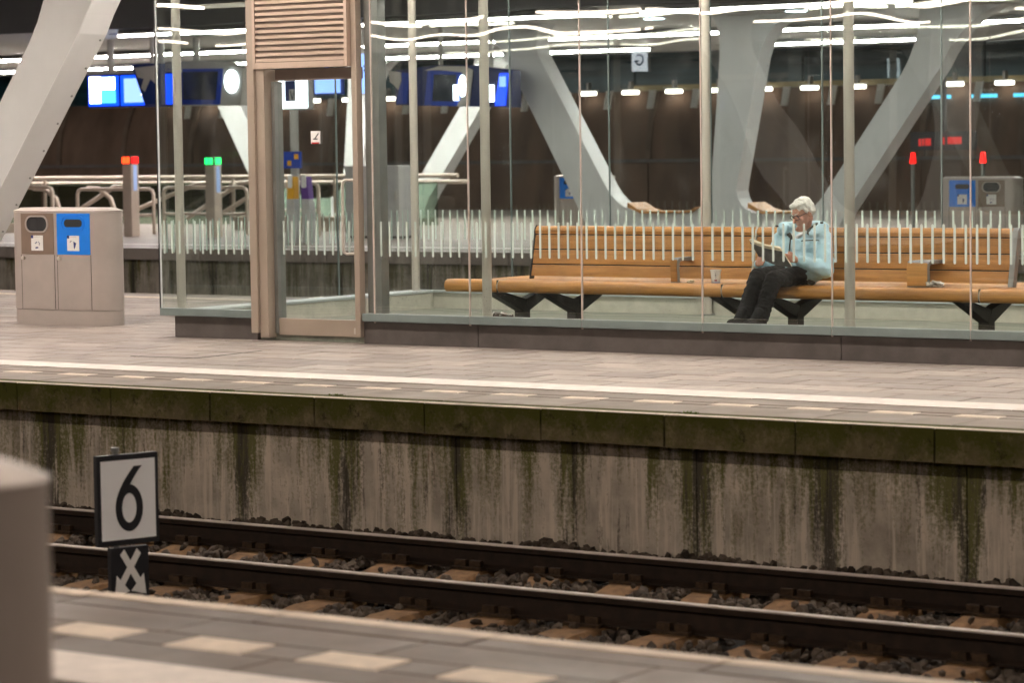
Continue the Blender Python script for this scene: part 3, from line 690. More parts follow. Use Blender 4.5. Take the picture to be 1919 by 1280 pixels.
def crumple(name, label, cat, loc, rad, mat, seed, flat=0.7):
    rnd = random.Random(seed); bm = bmesh.new(); bmesh.ops.create_icosphere(bm, subdivisions=3, radius=1)
    for v in bm.verts:
        d = 1+rnd.uniform(-0.38, 0.25); v.co = Vector((v.co.x*rad[0]*d, v.co.y*rad[1]*d, max(-rad[2]*flat, v.co.z*rad[2]*d)+rad[2]*flat))
    me = bpy.data.meshes.new(name); bm.to_mesh(me); bm.free(); me.materials.append(mat)
    return tag(link(name, me, None, loc), label, cat)
crumple('crumpled_wrapper', 'crumpled clear plastic wrapper lying beside the wide wooden armrest', 'wrapper', (-10.79, 21.80, ZS), (0.085, 0.05, 0.034), plain('clear_foil', (0.55, 0.50, 0.45), 0.2, 0.35, var=0.5, scale=40), 3)
crumple('paper_napkin', 'small crumpled cream paper scrap on the bench seat between armrest and cup', 'napkin', (-13.2, 21.80, ZS), (0.036, 0.03, 0.016), plain('napkin_paper', (0.75, 0.66, 0.5), 0.8), 5)
bt = thing('beer_bottle', 'brown glass bottle lying on its side under the bench', 'bottle', (-15.0, 21.27, 0.2705))
bg = plain('brown_glass', (0.045, 0.014, 0.006), 0.08, 0.0, var=0.3, coat=1.0)
mb = MB(); mb.lathe([(0.028, 0), (0.033, 0.005), (0.0335, 0.13), (0.030, 0.15), (0.016, 0.185), (0.0135, 0.23), (0.0155, 0.232), (0.0155, 0.245), (0.012, 0.246)], (0, 0, 0))
o = mb.build('bottle_glass', bg, bt, smooth=True, loc=(0, 0, 0)); o.rotation_euler = (0, math.radians(90), math.radians(-8))
mb = MB(); mb.lathe([(0.0338, 0.018), (0.0338, 0.03)], (0, 0, 0)); o = mb.build('bottle_label', 'white', bt, smooth=True, loc=(0, 0, 0)); o.rotation_euler = (0, math.radians(90), math.radians(-8))
mb = MB(); mb.lathe([(0.0337, 0.05), (0.0337, 0.11)], (0, 0, 0)); o = mb.build('bottle_label', plain('label_dark', (0.05, 0.03, 0.03), 0.5), bt, smooth=True, loc=(0, 0, 0)); o.rotation_euler = (0, math.radians(90), math.radians(-8))

# ================================================================== BINS
def stadium(x0, x1, y0, y1, r, n=10):
    r = min(r, (y1-y0)/2); yc = (y0+y1)/2; pts = []
    for k in range(n+1): t = -math.pi/2+math.pi*k/n; pts.append((x1+r*math.cos(t), yc+(y1-y0)/2*math.sin(t)))
    for k in range(n+1): t = math.pi/2+math.pi*k/n; pts.append((x0+r*math.cos(t), yc+(y1-y0)/2*math.sin(t)))
    return pts
def waste_bin(loc, label, swap=False, detail=True):
    t = thing('recycling_bin', label, 'bin', loc, 'two-part recycling bins on the platforms')
    Z = (0, 0, 0)
    MB().prism(stadium(0, 1.05, 0.006, 0.376, 0.185), 0.0, 0.155, 'z').build('plinth', 'bin', t, smooth=True, loc=Z)
    MB().prism(stadium(0, 1.05, 0, 0.38, 0.19), 0.16, 1.188, 'z').build('body', 'bin', t, smooth=True, loc=Z)
    mb = MB(); a = stadium(0, 1.05, -0.004, 0.384, 0.194); b_ = stadium(0.02, 1.03, 0.06, 0.32, 0.13); n = len(a)
    mb.add([(x, y, 1.19) for x, y in a]+[(x, y, 1.205) for x, y in a]+[(x, y, 1.235) for x, y in b_], [tuple(range(n-1, -1, -1)), tuple(range(2*n, 3*n))]+[(i, (i+1) % n, (i+1) % n+n, i+n) for i in range(n)]+[(n+i, n+(i+1) % n, 2*n+(i+1) % n, 2*n+i) for i in range(n)])
    top = mb.build('lid', 'bin', t, smooth=True, loc=Z)
    for x0, x1, blue in ((0.03, 0.50, swap), (0.55, 1.02, not swap)):
        p = MB().box(x0, x1, -0.006, 0.02, 0.745, 1.178).build('front_panel', 'bin_bl' if blue else 'bin_br', t, loc=Z, bevel=0.002)
        p['label'] = 'blue paper panel' if blue else 'brown residual waste panel'
        xc = (x0+x1)/2
        if blue:
            ring = MB(); ringprism(ring, rrect(xc-0.165, xc+0.165, 0.985, 1.155, 0.08), rrect(xc-0.155, xc+0.155, 0.995, 1.145, 0.07), -0.014, -0.005); ring.build('slot_rim', 'bin_bl', p, loc=Z)
            MB().prism(rrect(xc-0.125, xc+0.125, 1.035, 1.115, 0.038), -0.010, 0.0, 'y').build('slot', 'dark', p, loc=Z)
        else:
            ring = MB(); ringprism(ring, rrect(xc-0.165, xc+0.165, 0.975, 1.155, 0.085), rrect(xc-0.148, xc+0.148, 0.990, 1.140, 0.072), -0.018, -0.004); ring.build('slot_rim', 'bin', p, loc=Z)
            MB().prism(rrect(xc-0.149, xc+0.149, 0.989, 1.141, 0.072), -0.009, 0.0, 'y').build('slot', 'dark', p, loc=Z)
            MB().box(xc-0.002, xc+0.004, -0.0105, -0.0095, 0.992, 1.138).box(xc-0.10, xc-0.005, -0.0100, -0.0092, 1.0, 1.12).build('slot_flap', 'black', p, loc=Z)
        st = MB().box(xc-0.085, xc+0.085, -0.0105, -0.0065, 0.785, 0.945).build('sticker', 'white', p, loc=Z)
        MB().box(xc-0.085, xc-0.053, -0.012, -0.0107, 0.915, 0.945).build('sticker_mark', 'navy', st, loc=Z)
        MB().box(xc-0.04, xc+0.045, -0.0118, -0.0107, 0.928, 0.932).build('sticker_text', 'greyp', st, loc=Z)
        if blue: pic = [[(xc+0.005, 0.885), (xc+0.045, 0.865), (xc+0.022, 0.805), (xc+0.012, 0.81)], [(xc-0.05, 0.87), (xc-0.035, 0.89), (xc-0.015, 0.89), (xc-0.035, 0.88)]]
        else: pic = [[(xc-0.03, 0.862), (xc-0.005, 0.88), (xc+0.002, 0.872), (xc-0.022, 0.855)], [(xc+0.02, 0.88), (xc+0.028, 0.882), (xc+0.024, 0.87), (xc+0.016, 0.868)], [(xc+0.035, 0.87), (xc+0.042, 0.868), (xc+0.034, 0.84), (xc+0.028, 0.843)], [(xc-0.025, 0.805), (xc-0.02, 0.822), (xc+0.015, 0.825), (xc+0.018, 0.81)]]
        for k, q in enumerate(pic): MB().prism(q, -0.0122-k*0.0001, -0.0107, 'y').build('pictogram', 'navy', st, loc=Z)
        d = MB().box(x0, x1, -0.004, 0.02, 0.168, 0.738).build('door', 'bin', t, loc=Z, bevel=0.002)
        MB().box(x0-0.008, x0-0.002, -0.0016, 0.01, 0.165, 0.74).box(x1+0.002, x1+0.007, -0.0016, 0.01, 0.165, 0.74).build('door_gap', 'dark', d, loc=Z)
        MB().cyl((x0+0.035, -0.03, 0.705), (x0+0.035, 0.0, 0.705), 0.021, n=14).cyl((x0+0.035, -0.034, 0.705), (x0+0.035, -0.03, 0.705), 0.015, 0.021, n=14).build('lock_knob', 'steel', d, smooth=True, loc=Z)
    return t
waste_bin((-21.56, 21.86, 0.0), 'grey recycling bin with brown and blue fronts beside the glass shelter end')
waste_bin((-4.885, 3.49, 0.0), 'blurred grey bin end close to the camera at the left picture edge')
waste_bin((-20.75, 42.4, 0.0), 'grey recycling bin with blue and brown fronts behind the bench at far right', swap=True)
waste_bin((-32.85, 49.0, 0.0), 'grey recycling bin on far platform half hidden by the leaning white column', swap=True)

# ================================================================== LEANING COLUMNS
CZ = 4.2
def curve(p0, p1, p2, n=7):
    return [((1-t)**2*p0[0]+2*t*(1-t)*p1[0]+t*t*p2[0], (1-t)**2*p0[1]+2*t*(1-t)*p1[1]+t*t*p2[1]) for t in [k/n for k in range(n+1)]]
def column_unit(loc, label, dx=0.0, seats=True):
    """three leaning box legs on one seat-high plinth, flaring into the canopy"""
    t = thing('leaning_column', label, 'column', loc, 'white leaning canopy columns')
    Z = (0, 0, 0); top = CZ-0.002; T = 0.45
    # left leg, splaying to the left
    out = [(-30.0, 0.0)]+curve((-30.08, 0.35), (-31.55, 3.0), (-31.95, 3.62), 5)+curve((-31.95, 3.62), (-32.15, 4.0), (-32.75, top), 7)
    inn = curve((-31.0, top), (-31.25, 4.0), (-31.12, 3.6), 5)+[(-29.78, 1.35)]+curve((-29.60, 1.05), (-29.30, 0.58), (-28.7, 0.52), 6)+[(-28.7, 0.0)]
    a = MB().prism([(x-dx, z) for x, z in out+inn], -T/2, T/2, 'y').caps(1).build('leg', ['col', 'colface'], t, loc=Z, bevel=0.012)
    # upright middle leg
    out = [(-27.9, 0.0), (-27.9, 0.52)]+curve((-27.75, 0.53), (-27.38, 0.60), (-27.25, 1.05), 5)+[(-27.05, 3.3)]+curve((-27.05, 3.3), (-27.0, 4.0), (-27.2, top), 6)
    inn = curve((-25.35, top), (-26.0, 4.1), (-26.2, 3.4), 7)+[(-26.68, 1.1)]+curve((-26.70, 0.95), (-26.65, 0.57), (-26.2, 0.52), 5)+[(-26.2, 0.0)]
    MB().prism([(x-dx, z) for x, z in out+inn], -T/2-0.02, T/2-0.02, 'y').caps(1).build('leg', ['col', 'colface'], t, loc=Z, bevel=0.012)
    # right leg, splaying to the right
    out = [(-25.6, 0.0), (-25.6, 0.52)]+curve((-25.5, 0.525), (-25.1, 0.56), (-24.88, 0.90), 5)+[(-23.30, 3.05)]+curve((-23.30, 3.05), (-22.95, 3.6), (-22.95, top), 5)
    inn = curve((-21.35, top), (-22.1, 4.0), (-22.55, 3.12), 8)+[(-24.45, 0.55), (-24.6, 0.25), (-24.6, 0.0)]
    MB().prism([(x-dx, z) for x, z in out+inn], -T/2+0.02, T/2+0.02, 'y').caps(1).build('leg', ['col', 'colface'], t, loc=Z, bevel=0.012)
    MB().box(-28.698-dx, -27.902-dx, -T/2+0.03, T/2-0.03, 0, 0.52).box(-26.198-dx, -25.602-dx, -T/2+0.03, T/2-0.03, 0, 0.52).build('plinth', 'col', t, loc=Z)
    if seats:
        for a_, b_ in ((-29.05, -27.55), (-26.42, -25.25)):
            pts = [(a_-dx, 0.74), (a_+0.22-dx, 0.62), (a_+0.4-dx, 0.575), (b_-0.3-dx, 0.575), (b_-0.1-dx, 0.60), (b_-dx, 0.66), (b_-dx, 0.61), (b_-0.1-dx, 0.545), (a_+0.3-dx, 0.524), (a_-dx, 0.64)]
            MB().prism(pts, -T/2-0.10, T/2+0.10, 'y').build('seat', 'wood', t, loc=Z, bevel=0.008)
    return t
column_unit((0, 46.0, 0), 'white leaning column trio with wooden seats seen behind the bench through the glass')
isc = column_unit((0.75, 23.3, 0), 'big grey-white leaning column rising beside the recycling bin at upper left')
mb = MB()
for k in range(9):
    t_ = k/8; xx, zz = -24.40+t_*1.80, 0.62+t_*2.44
    for off in (0.05,): mb.cyl((xx+0.004, 0.18, zz), (xx+0.012, 0.18, zz-0.004), 0.012, n=8).cyl((xx+0.004, -0.14, zz+0.06), (xx+0.012, -0.14, zz+0.056), 0.012, n=8)
mb.build('bolt', 'steel_dk', isc, loc=(0, 0, 0))
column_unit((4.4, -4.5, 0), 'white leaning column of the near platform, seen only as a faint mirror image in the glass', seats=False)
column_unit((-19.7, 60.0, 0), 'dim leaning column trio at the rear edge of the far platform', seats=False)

# ================================================================== CANOPIES AND LAMPS
def canopy(name, label, x0, x1, y0, y1, z):
    t = thing(name, label, 'canopy', ((x0+x1)/2, (y0+y1)/2, z))
    o = t.location
    MB().box(x0, x1, y0+0.12, y1-0.12, z+0.03, z+0.5).build('roof_slab', 'fascia', t)
    for yy in (y0, y1-0.1): MB().box(x0, x1, yy, yy+0.1, z-0.02, z+0.75).build('fascia', 'fascia', t)
    nx, ny = 5.0, (y1-y0-0.24)/5
    me = MB().box(0.01, nx-0.01, 0.01, ny-0.01, 0.0, 0.028).mesh('soffit_panel', 'soffit')
    k = 0
    while x0+(k+1)*nx <= x1+0.01:
        for j in range(5): link('soffit_panel', me, t, (x0+k*nx-o.x, y0+0.12+j*ny-o.y, 0.0))
        k += 1
    return t
canopy('far_canopy', 'grey panelled canopy with linear lamps above the far platform', -95, -10, 40.6, 62, CZ)
canopy('island_canopy', 'grey panelled canopy above the glass shelter out of the top of the picture', -50, 5, 16.3, 27.6, CZ)
canopy('near_canopy', 'grey panelled canopy above the platform the camera stands on', -60, 15, -16, 8.4, CZ)
def lamp_row(y, z, x0, x1, seg, gap, mat, labels, group, w=0.13):
    lm = MB().box(0, seg-gap, -w/2, w/2, -0.140, -0.102).mesh('diffuser', mat)
    hm = MB().box(-0.01, seg-gap+0.01, -w/2-0.24, w/2+0.24, -0.10, -0.085).box(-0.01, seg-gap+0.01, -w/4, w/4, -0.0845, -0.003).mesh('housing', 'lamphouse')  # wide flange added to keep lamp light off the soffit
    k = 0
    while x0+(k+1)*seg <= x1+0.01:
        lab = labels(k) if callable(labels) else labels
        t = thing('linear_lamp', lab, 'lamp', (x0+k*seg, y, z), group)
        link('diffuser', lm, t, (0, 0, 0)); link('housing', hm, t, (0, 0, 0)); k += 1
ordn = ['leftmost', 'second', 'third', 'fourth', 'fifth', 'sixth', 'seventh']
lamp_row(50.0, CZ, -66, -18, 12, 0.12, 'lampfar', lambda k: f'long linear lamp in the upper light line of the far canopy, {ordn[k]} from the left', 'linear lamps under the far canopy', 0.12)
lamp_row(57.0, CZ, -77.5, -35.5, 14, 0.12, 'lampfar', lambda k: f'long linear lamp in the lower light line of the far canopy, {ordn[k]} from the left', 'linear lamps under the far canopy', 0.12)
lamp_row(41.4, CZ, -38, -14, 6, 0.9, 'lampfill', lambda k: f'added short fill lamp along the front edge of the far canopy, {ordn[k]} from the left', 'linear lamps under the far canopy', 0.10)  # row added to light the column fronts and the far bins
lamp_row(57.0, CZ, -33.6, -27.6, 6, 0.12, 'lampfar', 'short linear lamp between the middle and the right leaning column legs', 'linear lamps under the far canopy', 0.12)
lamp_row(18.4, CZ, -44, -2, 6, 0.2, 'lamp', 'linear lamp under the island canopy above the platform edge', 'linear lamps under the island canopy', 0.14)
lamp_row(23.4, CZ, -44, -2, 6, 0.2, 'lamp', 'linear lamp under the island canopy above the shelter', 'linear lamps above the shelter', 0.14)
lamp_row(26.7, CZ, -50, -2, 8, 0.2, 'lampfill', 'added unseen fill lamp under the rear edge of the island canopy', 'added fill lamps along the rear edge of the island canopy', 0.12)  # unseen row added to light the far platform wall, edge and bins
for yy, lab in ((8.0, 'linear lamp over the near platform edge'), (0.5, 'linear lamp over the middle of the near platform'), (-5.0, 'linear lamp over the rear of the near platform')):
    lamp_row(yy, CZ, -52, 8, 12, 1.2, 'lampnear2' if yy > 7 else 'lampnear', lab, lab+' row', 0.13)
dl = MB().cyl((0, 0, -0.02), (0, 0, 0.0), 0.19, n=20).mesh('lens', 'downlight'); dr = MB().cyl((0, 0, -0.014), (0, 0, 0.0), 0.23, n=20).mesh('trim_ring', 'lamphouse')
for k, (x, y) in enumerate([(-28.5, 42.0), (-28.3, 45.5), (-25.0, 45.0), (-24.4, 42.5), (-20.5, 45.3)]):
    t = thing('downlight', f'small round bluish downlight in the far canopy soffit, {ordn[k]} from the left', 'downlight', (x, y, CZ-0.002), 'round downlights in the far canopy')
    link('lens', dl, t); link('trim_ring', dr, t)

# ================================================================== RETAINING WALL AND BACKGROUND
WY = 72.0
rw = thing('retaining_wall', 'dark brown battered retaining wall with ribs behind the far platform', 'wall', (-60, WY, 0))
prof = [(WY, -1.1), (WY, 1.35), (WY+0.03, 1.9), (WY+0.15, 2.5), (WY+0.4, 3.1), (WY+0.62, 3.45), (WY+1.6, 3.45), (WY+1.6, -1.1)]
MB().prism(prof, -125, 5, 'x').build('wall_face', 'backwall', rw, smooth=True)
MB().box(-125, 5, WY-0.10, WY-0.002, 1.32, 1.42).build('wall_ledge', 'base', rw)
rp = [(WY-0.10, 1.43), (WY-0.07, 1.9), (WY+0.05, 2.5), (WY+0.3, 3.1), (WY+0.5, 3.44), (WY+0.7, 3.44), (WY+0.5, 3.1), (WY+0.2, 2.4), (WY+0.1, 1.43)]
rm = MB().prism([(a-WY, b_) for a, b_ in rp], -0.09, 0.09, 'x').mesh('wall_rib', 'rib', bevel=0.02)
pr_ = MB().box(0.03, 2.97, -0.05, -0.003, -1.0, 1.30).mesh('wall_panel', 'backwall', bevel=0.02)
for k in range(-40, 2): link('wall_rib', rm, rw, (k*3.0+60, 0, 0)); link('wall_panel', pr_, rw, (k*3.0+60, 0, 0))
fc = thing('dark_building', 'dark teal clad building front rising above the brown retaining wall', 'building', (-60, 76, 3.45))
cm_ = MB().box(0.03, 5.97, 0, 0.25, 0.01, 1.16).mesh('cladding_panel', 'facade')
for k in range(-21, 1):
    for j in range(6): link('cladding_panel', cm_, fc, (k*6.0+60, 0.04*(j % 2), j*1.18))
MB().box(-126, 6, 76.3, 76.5, -1, 11).build('wall', 'facade', fc)
bmn = MB().box(-46, -8, WY+0.45, WY+0.65, 3.46, 3.62).build('wall_top_beam', 'beam', rw)
lm = MB().box(-0.26, 0.26, -0.09, 0.09, -0.06, 0.05).mesh('lens', 'lampsmall', bevel=0.03)
hm = MB().box(-0.30, 0.30, -0.11, 0.11, 0.052, 0.10).box(-0.04, 0.04, -0.04, 0.12, 0.10, 0.32).mesh('housing', 'lamphouse')
bk = MB().prism([(-0.14, -0.55), (0.05, -0.55), (0.16, 0), (-0.04, 0)], -0.05, 0.05, 'y').mesh('bracket', 'greyp')
k = 0; x = -64.0
while x < -30:
    t = thing('wall_lamp', 'short white lamp in the row above the brown retaining wall', 'lamp', (x, WY+0.2, 3.42), 'lamps in a row above the retaining wall')
    link('lens', lm, t); link('housing', hm, t); link('bracket', bk, t, (0.72, 0, 0.05)); x += 1.52; k += 1
for k, x in enumerate((-35.6, -34.2, -32.9)):
    o = MB().box(x-0.45, x+0.35, WY+0.22, WY+0.27, 3.02, 3.12).build('cyan_strip_light', 'cyan')
    tag(o, f'thin glowing cyan strip on the wall at far right, {ordn[k]} of three', 'light', 'cyan strips on the far wall')

# ================================================================== SIGNS AND DISPLAYS ON THE FAR PLATFORM
def xz(mb, x0, x1, z0, z1, y, d=0.004): mb.box(x0, x1, y-d, y, z0, z1); return mb
s1 = thing('hanging_lightbox', 'glowing blue and white lightbox sign hanging from a pole at upper left', 'sign', (-40.9, 44.5, 2.75))
MB().box(-41.80, -39.30, 44.5, 44.68, 2.76, 3.46).build('sign_box', 'bluedark', s1, bevel=0.02)
MB().box(-41.82, -39.30, 44.48, 44.7, 3.462, 3.52).build('sign_cap', 'greyp', s1)
xz(MB(), -41.76, -40.90, 2.80, 3.43, 44.498).build('panel_left', 'blue', s1)
xz(MB(), -40.84, -39.34, 2.80, 3.43, 44.498).build('panel_right', 'blue', s1)
mb = MB(); xz(mb, -41.72, -41.40, 2.86, 3.42, 44.49); xz(mb, -41.399, -41.0, 3.14, 3.40, 44.49); mb.build('white_symbol', 'bwhite', s1)
xz(MB(), -41.38, -40.98, 2.86, 3.12, 44.49).build('cyan_field', 'cyan', s1)
xz(MB(), -40.74, -40.12, 2.86, 3.36, 44.49).build('pale_field', 'lblue', s1)
xz(MB(), -40.26, -39.95, 3.00, 3.10, 44.482).build('white_lettering', 'bwhite', s1)
for x in (-41.2, -39.8): MB().cyl((x, 44.6, 3.5), (x, 44.6, CZ-0.02), 0.075, n=14).build('hanger_pole', 'greyp', s1, smooth=True)
s2 = thing('departure_display', 'dark departure display with white round clock behind the shelter end glass', 'display', (-39, 45, 2.75))
MB().prism([(-40.05, 2.78), (-38.0, 2.75), (-37.9, 3.52), (-38.4, 3.64), (-39.2, 3.70), (-40.05, 3.66)], 45.0, 45.3, 'y').build('housing', 'greyp', s2, bevel=0.02)
MB().prism([(-39.98, 2.80), (-38.55, 2.78), (-38.45, 3.52), (-39.98, 3.55)], 44.99, 44.999, 'y').build('blue_frame', 'bluepaint', s2)
MB().prism([(-39.55, 2.90), (-38.66, 2.88), (-38.58, 3.46), (-39.55, 3.48)], 44.98, 44.989, 'y').build('screen', 'screen', s2)
MB().prism([(-40.0, 2.80), (-39.72, 2.80), (-39.60, 3.52), (-39.85, 3.53)], 44.97, 44.9785, 'y').build('blue_lit_field', 'blue', s2)
xz(MB(), -39.85, -39.66, 3.24, 3.50, 44.962).build('white_field', 'bwhite', s2)
clk = MB().prism(disc(-38.22, 3.25, 0.175, 0.235, 28), 44.96, 44.999, 'y').build('clock_face', 'bwhite', s2)
MB().box(-38.225, -38.215, 44.954, 44.958, 3.25, 3.40).box(-38.22, -38.14, 44.953, 44.957, 3.245, 3.255).build('clock_hands', 'ink', clk)
MB().cyl((-39.3, 45.15, 3.6), (-39.3, 45.15, CZ-0.02), 0.07, n=12).build('hanger_pole', 'greyp', s2, smooth=True)
s3 = thing('arrow_sign', 'tapered dark blue sign with pale arrow hanging in front of the glowing lightbox', 'sign', (-40.4, 44.2, 2.75))
MB().prism([(-40.13, 3.64), (-39.78, 2.79), (-39.32, 2.79), (-39.32, 3.64)], 44.05, 44.2, 'y').build('sign_box', 'bluedark', s3, bevel=0.015)
MB().prism([(-40.04, 3.56), (-39.95, 3.36), (-39.78, 3.33), (-39.86, 3.14), (-39.76, 3.06), (-39.6, 3.32), (-39.46, 3.22), (-39.36, 3.60)], 44.04, 44.049, 'y').build('arrow', 'greyp', s3)
MB().cyl((-39.6, 44.12, 3.62), (-39.6, 44.12, CZ-0.02), 0.05, n=12).build('hanger_pole', 'greyp', s3, smooth=True)
s4 = thing('departure_display', 'blue display standing in for mirrored near platform signs left of the leaning column', 'display', (-33, 45, 2.6))  # solid stand-in for near platform signs reflected in the front glass
MB().prism([(-34.02, 2.68), (-31.2, 2.58), (-31.2, 3.30), (-32.2, 3.42), (-33.0, 3.44), (-34.02, 3.36)], 45.0, 45.3, 'y').build('housing', 'bluedark', s4, bevel=0.02)
MB().prism([(-33.98, 2.70), (-33.72, 2.70), (-33.66, 3.30), (-33.84, 3.32)], 44.98, 44.999, 'y').build('blue_field', 'bluepaint', s4)
MB().prism([(-34.15, 3.36), (-33.85, 3.32), (-33.84, 3.16), (-33.92, 2.98), (-34.0, 3.06), (-34.12, 3.14)], 44.96, 44.999, 'y').build('arrow_plate', 'greyp', s4)
MB().prism([(-33.3, 2.66), (-32.4, 2.62), (-32.3, 3.30), (-33.2, 3.34)], 44.985, 44.999, 'y').build('blue_frame', 'bluepaint', s4)
MB().prism([(-33.1, 2.74), (-32.55, 2.72), (-32.5, 3.24), (-33.05, 3.26)], 44.975, 44.984, 'y').build('screen', 'screen', s4)
MB().prism([(-33.28, 3.34), (-32.9, 3.42), (-32.3, 3.40), (-32.1, 3.32), (-32.2, 2.64), (-32.5, 2.62), (-32.42, 2.76), (-32.36, 3.28), (-32.9, 3.34)], 44.965, 44.974, 'y').build('grey_surround', 'greyp', s4)
MB().prism(disc(-32.35, 3.02, 0.09, 0.21, 24), 44.95, 44.9645, 'y').build('clock_face', 'bwhite', s4)
xz(MB(), -32.56, -32.44, 2.74, 3.04, 44.945).build('white_notice', 'bwhite', s4)
xz(MB(), -31.75, -31.62, 2.70, 3.02, 44.99).build('white_notice', 'bwhite', s4)
MB().prism([(-31.60, 2.62), (-31.36, 2.62), (-31.28, 3.24), (-31.48, 3.24)], 44.97, 44.999, 'y').build('blue_lit_field', 'blue', s4)
xz(MB(), -31.48, -31.33, 2.98, 3.18, 44.965).build('white_field', 'lblue', s4)
for x in (-33.0, -31.8): MB().cyl((x, 45.15, 3.35), (x, 45.15, CZ-0.02), 0.045, n=12).build('hanger_pole', 'greyp', s4, smooth=True)
s5 = thing('info_totem', 'bright white lit poster box on a slim grey pole behind the shelter door', 'totem', (-35.9, 44, 0))
MB().box(-36.22, -35.40, 44.0, 44.16, 2.62, 3.26).build('poster_box', 'greyp', s5, bevel=0.02)
xz(MB(), -36.19, -35.43, 2.65, 3.23, 43.998).build('lit_poster', 'bwhite', s5)
xz(MB(), -36.0, -35.72, 2.78, 3.20, 43.992).build('poster_figure', 'bluedark', s5)
mb = MB(); xz(mb, -35.88, -35.71, 2.80, 3.02, 43.986); mb.build('letter_plate', 'greyp', s5)
MB().prism([(-35.86, 3.0), (-35.835, 3.0), (-35.80, 2.86), (-35.765, 3.0), (-35.74, 3.0), (-35.785, 2.82), (-35.815, 2.82)], 43.976, 43.981, 'y').build('letter_v', 'ink', s5)
MB().cyl((-35.85, 44.08, 0), (-35.85, 44.08, 2.62), 0.085, n=14).build('pole', 'greyp', s5, smooth=True)
xz(MB(), -36.24, -35.56, 1.46, 1.79, 43.95, 0.05).build('blue_board', 'bluepaint', s5)
mb = MB()
for x, z in ((-35.66, 1.69), (-35.84, 1.56)): mb.box(x-0.05, x+0.05, 43.89, 43.899, z-0.05, z+0.05)
mb.build('yellow_icon', 'yellow', s5)
s6 = thing('lit_panel_sign', 'pale blue glowing panel sign hanging left of the blue stand-in display', 'sign', (-35, 44, 3))
MB().box(-35.30, -34.62, 44.05, 44.15, 2.90, 3.26).box(-35.05, -34.98, 44.08, 44.12, 3.26, CZ-0.02).build('sign_box', 'bluepaint', s6)
xz(MB(), -35.28, -34.64, 2.93, 3.24, 44.048).build('lit_face', 'lblue', s6)
s7 = thing('lit_timetable', 'narrow pale blue lit timetable panel beside the shelter door post', 'sign', (-34, 43.8, 2.9))
MB().box(-34.18, -33.66, 43.8, 43.9, 2.86, 3.70).box(-33.95, -33.9, 43.83, 43.87, 3.70, CZ-0.02).build('sign_box', 'greyp', s7)
xz(MB(), -34.15, -33.69, 2.9, 3.66, 43.798).build('lit_face', 'lblue', s7)
mb = MB()
for x, z in ((-33.95, 3.36), (-33.9, 3.30), (-33.84, 3.42), (-33.84, 3.34), (-33.93, 3.16)): xz(mb, x-0.02, x+0.02, z-0.02, z+0.02, 43.79)
mb.build('dark_symbols', 'navy', s7)
for k, (x, c_, lean) in enumerate(((-35.80, 'purple', -0.03), (-35.36, 'yellow', 0.0), (-34.93, 'purple', 0.06))):
    t = thing('card_reader', ['purple topped grey card reader post next to the pole', 'yellow topped grey card reader post in the middle of three', 'purple topped leaning card reader post nearest the door handle'][k], 'card reader', (x, 43.4, 0), 'card reader posts behind the door')
    MB().prism([(-0.13, 0), (0.13, 0), (0.09-lean, 0.86), (-0.09-lean, 0.86)], -0.09, 0.09, 'y').build('post', 'rgrey', t, loc=(0, 0, 0), bevel=0.01)
    MB().prism([(-0.09-lean, 0.862), (0.09-lean, 0.862), (0.08-lean*1.6, 1.30), (-0.08-lean*1.6, 1.30)], -0.08, 0.08, 'y').build('head', c_, t, loc=(0, 0, 0), bevel=0.01)
    MB().prism(rrect(-0.05-lean*1.4, 0.06-lean*1.4, 1.08, 1.33, 0.03), -0.10, -0.081, 'y').build('reader_face', 'white', t, loc=(0, 0, 0))
cb = thing('equipment_cabinet', 'tall plain grey equipment cabinet on the far platform behind the door post', 'cabinet', (-35.4, 46, 0))
MB().box(-36.1, -35.42, 46, 46.6, 0.05, 1.48).box(-35.41, -34.72, 46, 46.6, 0.05, 1.48).build('cabinet_body', 'rgrey', cb, bevel=0.01)
MB().box(-36.05, -34.77, 46.03, 46.57, 0, 0.05).build('plinth', 'base', cb)
for x in (-35.5, -34.8): MB().box(x-0.015, x+0.015, 45.975, 45.999, 0.8, 0.95).build('handle', 'steel', cb)
# ---- signal posts
def light_post(x, y, h, col, core, label, w=0.11):
    t = thing('signal_post', label, 'signal post', (x, y, 0), 'lit posts on the far platform')
    MB().box(-w, w, -w, w, 0, h-0.18).build('post', 'tubesteel', t, loc=(0, 0, 0), bevel=0.015)
    MB().box(-w-0.01, w+0.01, -w-0.01, w+0.01, h-0.178, h).build('lamp_head', 'ink', t, loc=(0, 0, 0), bevel=0.01)
    for s_ in (-1, 1): MB().box(s_*0.057-0.048, s_*0.057+0.048, -w-0.022, -w-0.011, h-0.16, h-0.02).build('lens', core, t, loc=(0, 0, 0), bevel=0.004)
    MB().box(w+0.011, w+0.02, -0.09, 0.09, h-0.16, h-0.02).build('lens', col, t, loc=(0, 0, 0))
    MB().box(w+0.001, w+0.006, -0.05, 0.06, h-0.75, h-0.2).build('blue_strip', glow('pale_blue_strip', (0.45, 0.6, 1.0), 0.35), t, loc=(0, 0, 0))
    return t
light_post(-41.9, 45.9, 1.74, 'red', 'redhot', 'steel post with two glowing red lamps in front of the railing', 0.125)
light_post(-39.55, 45.9, 1.70, 'green', 'green', 'steel post with two glowing green lamps seen through the shelter end', 0.125)
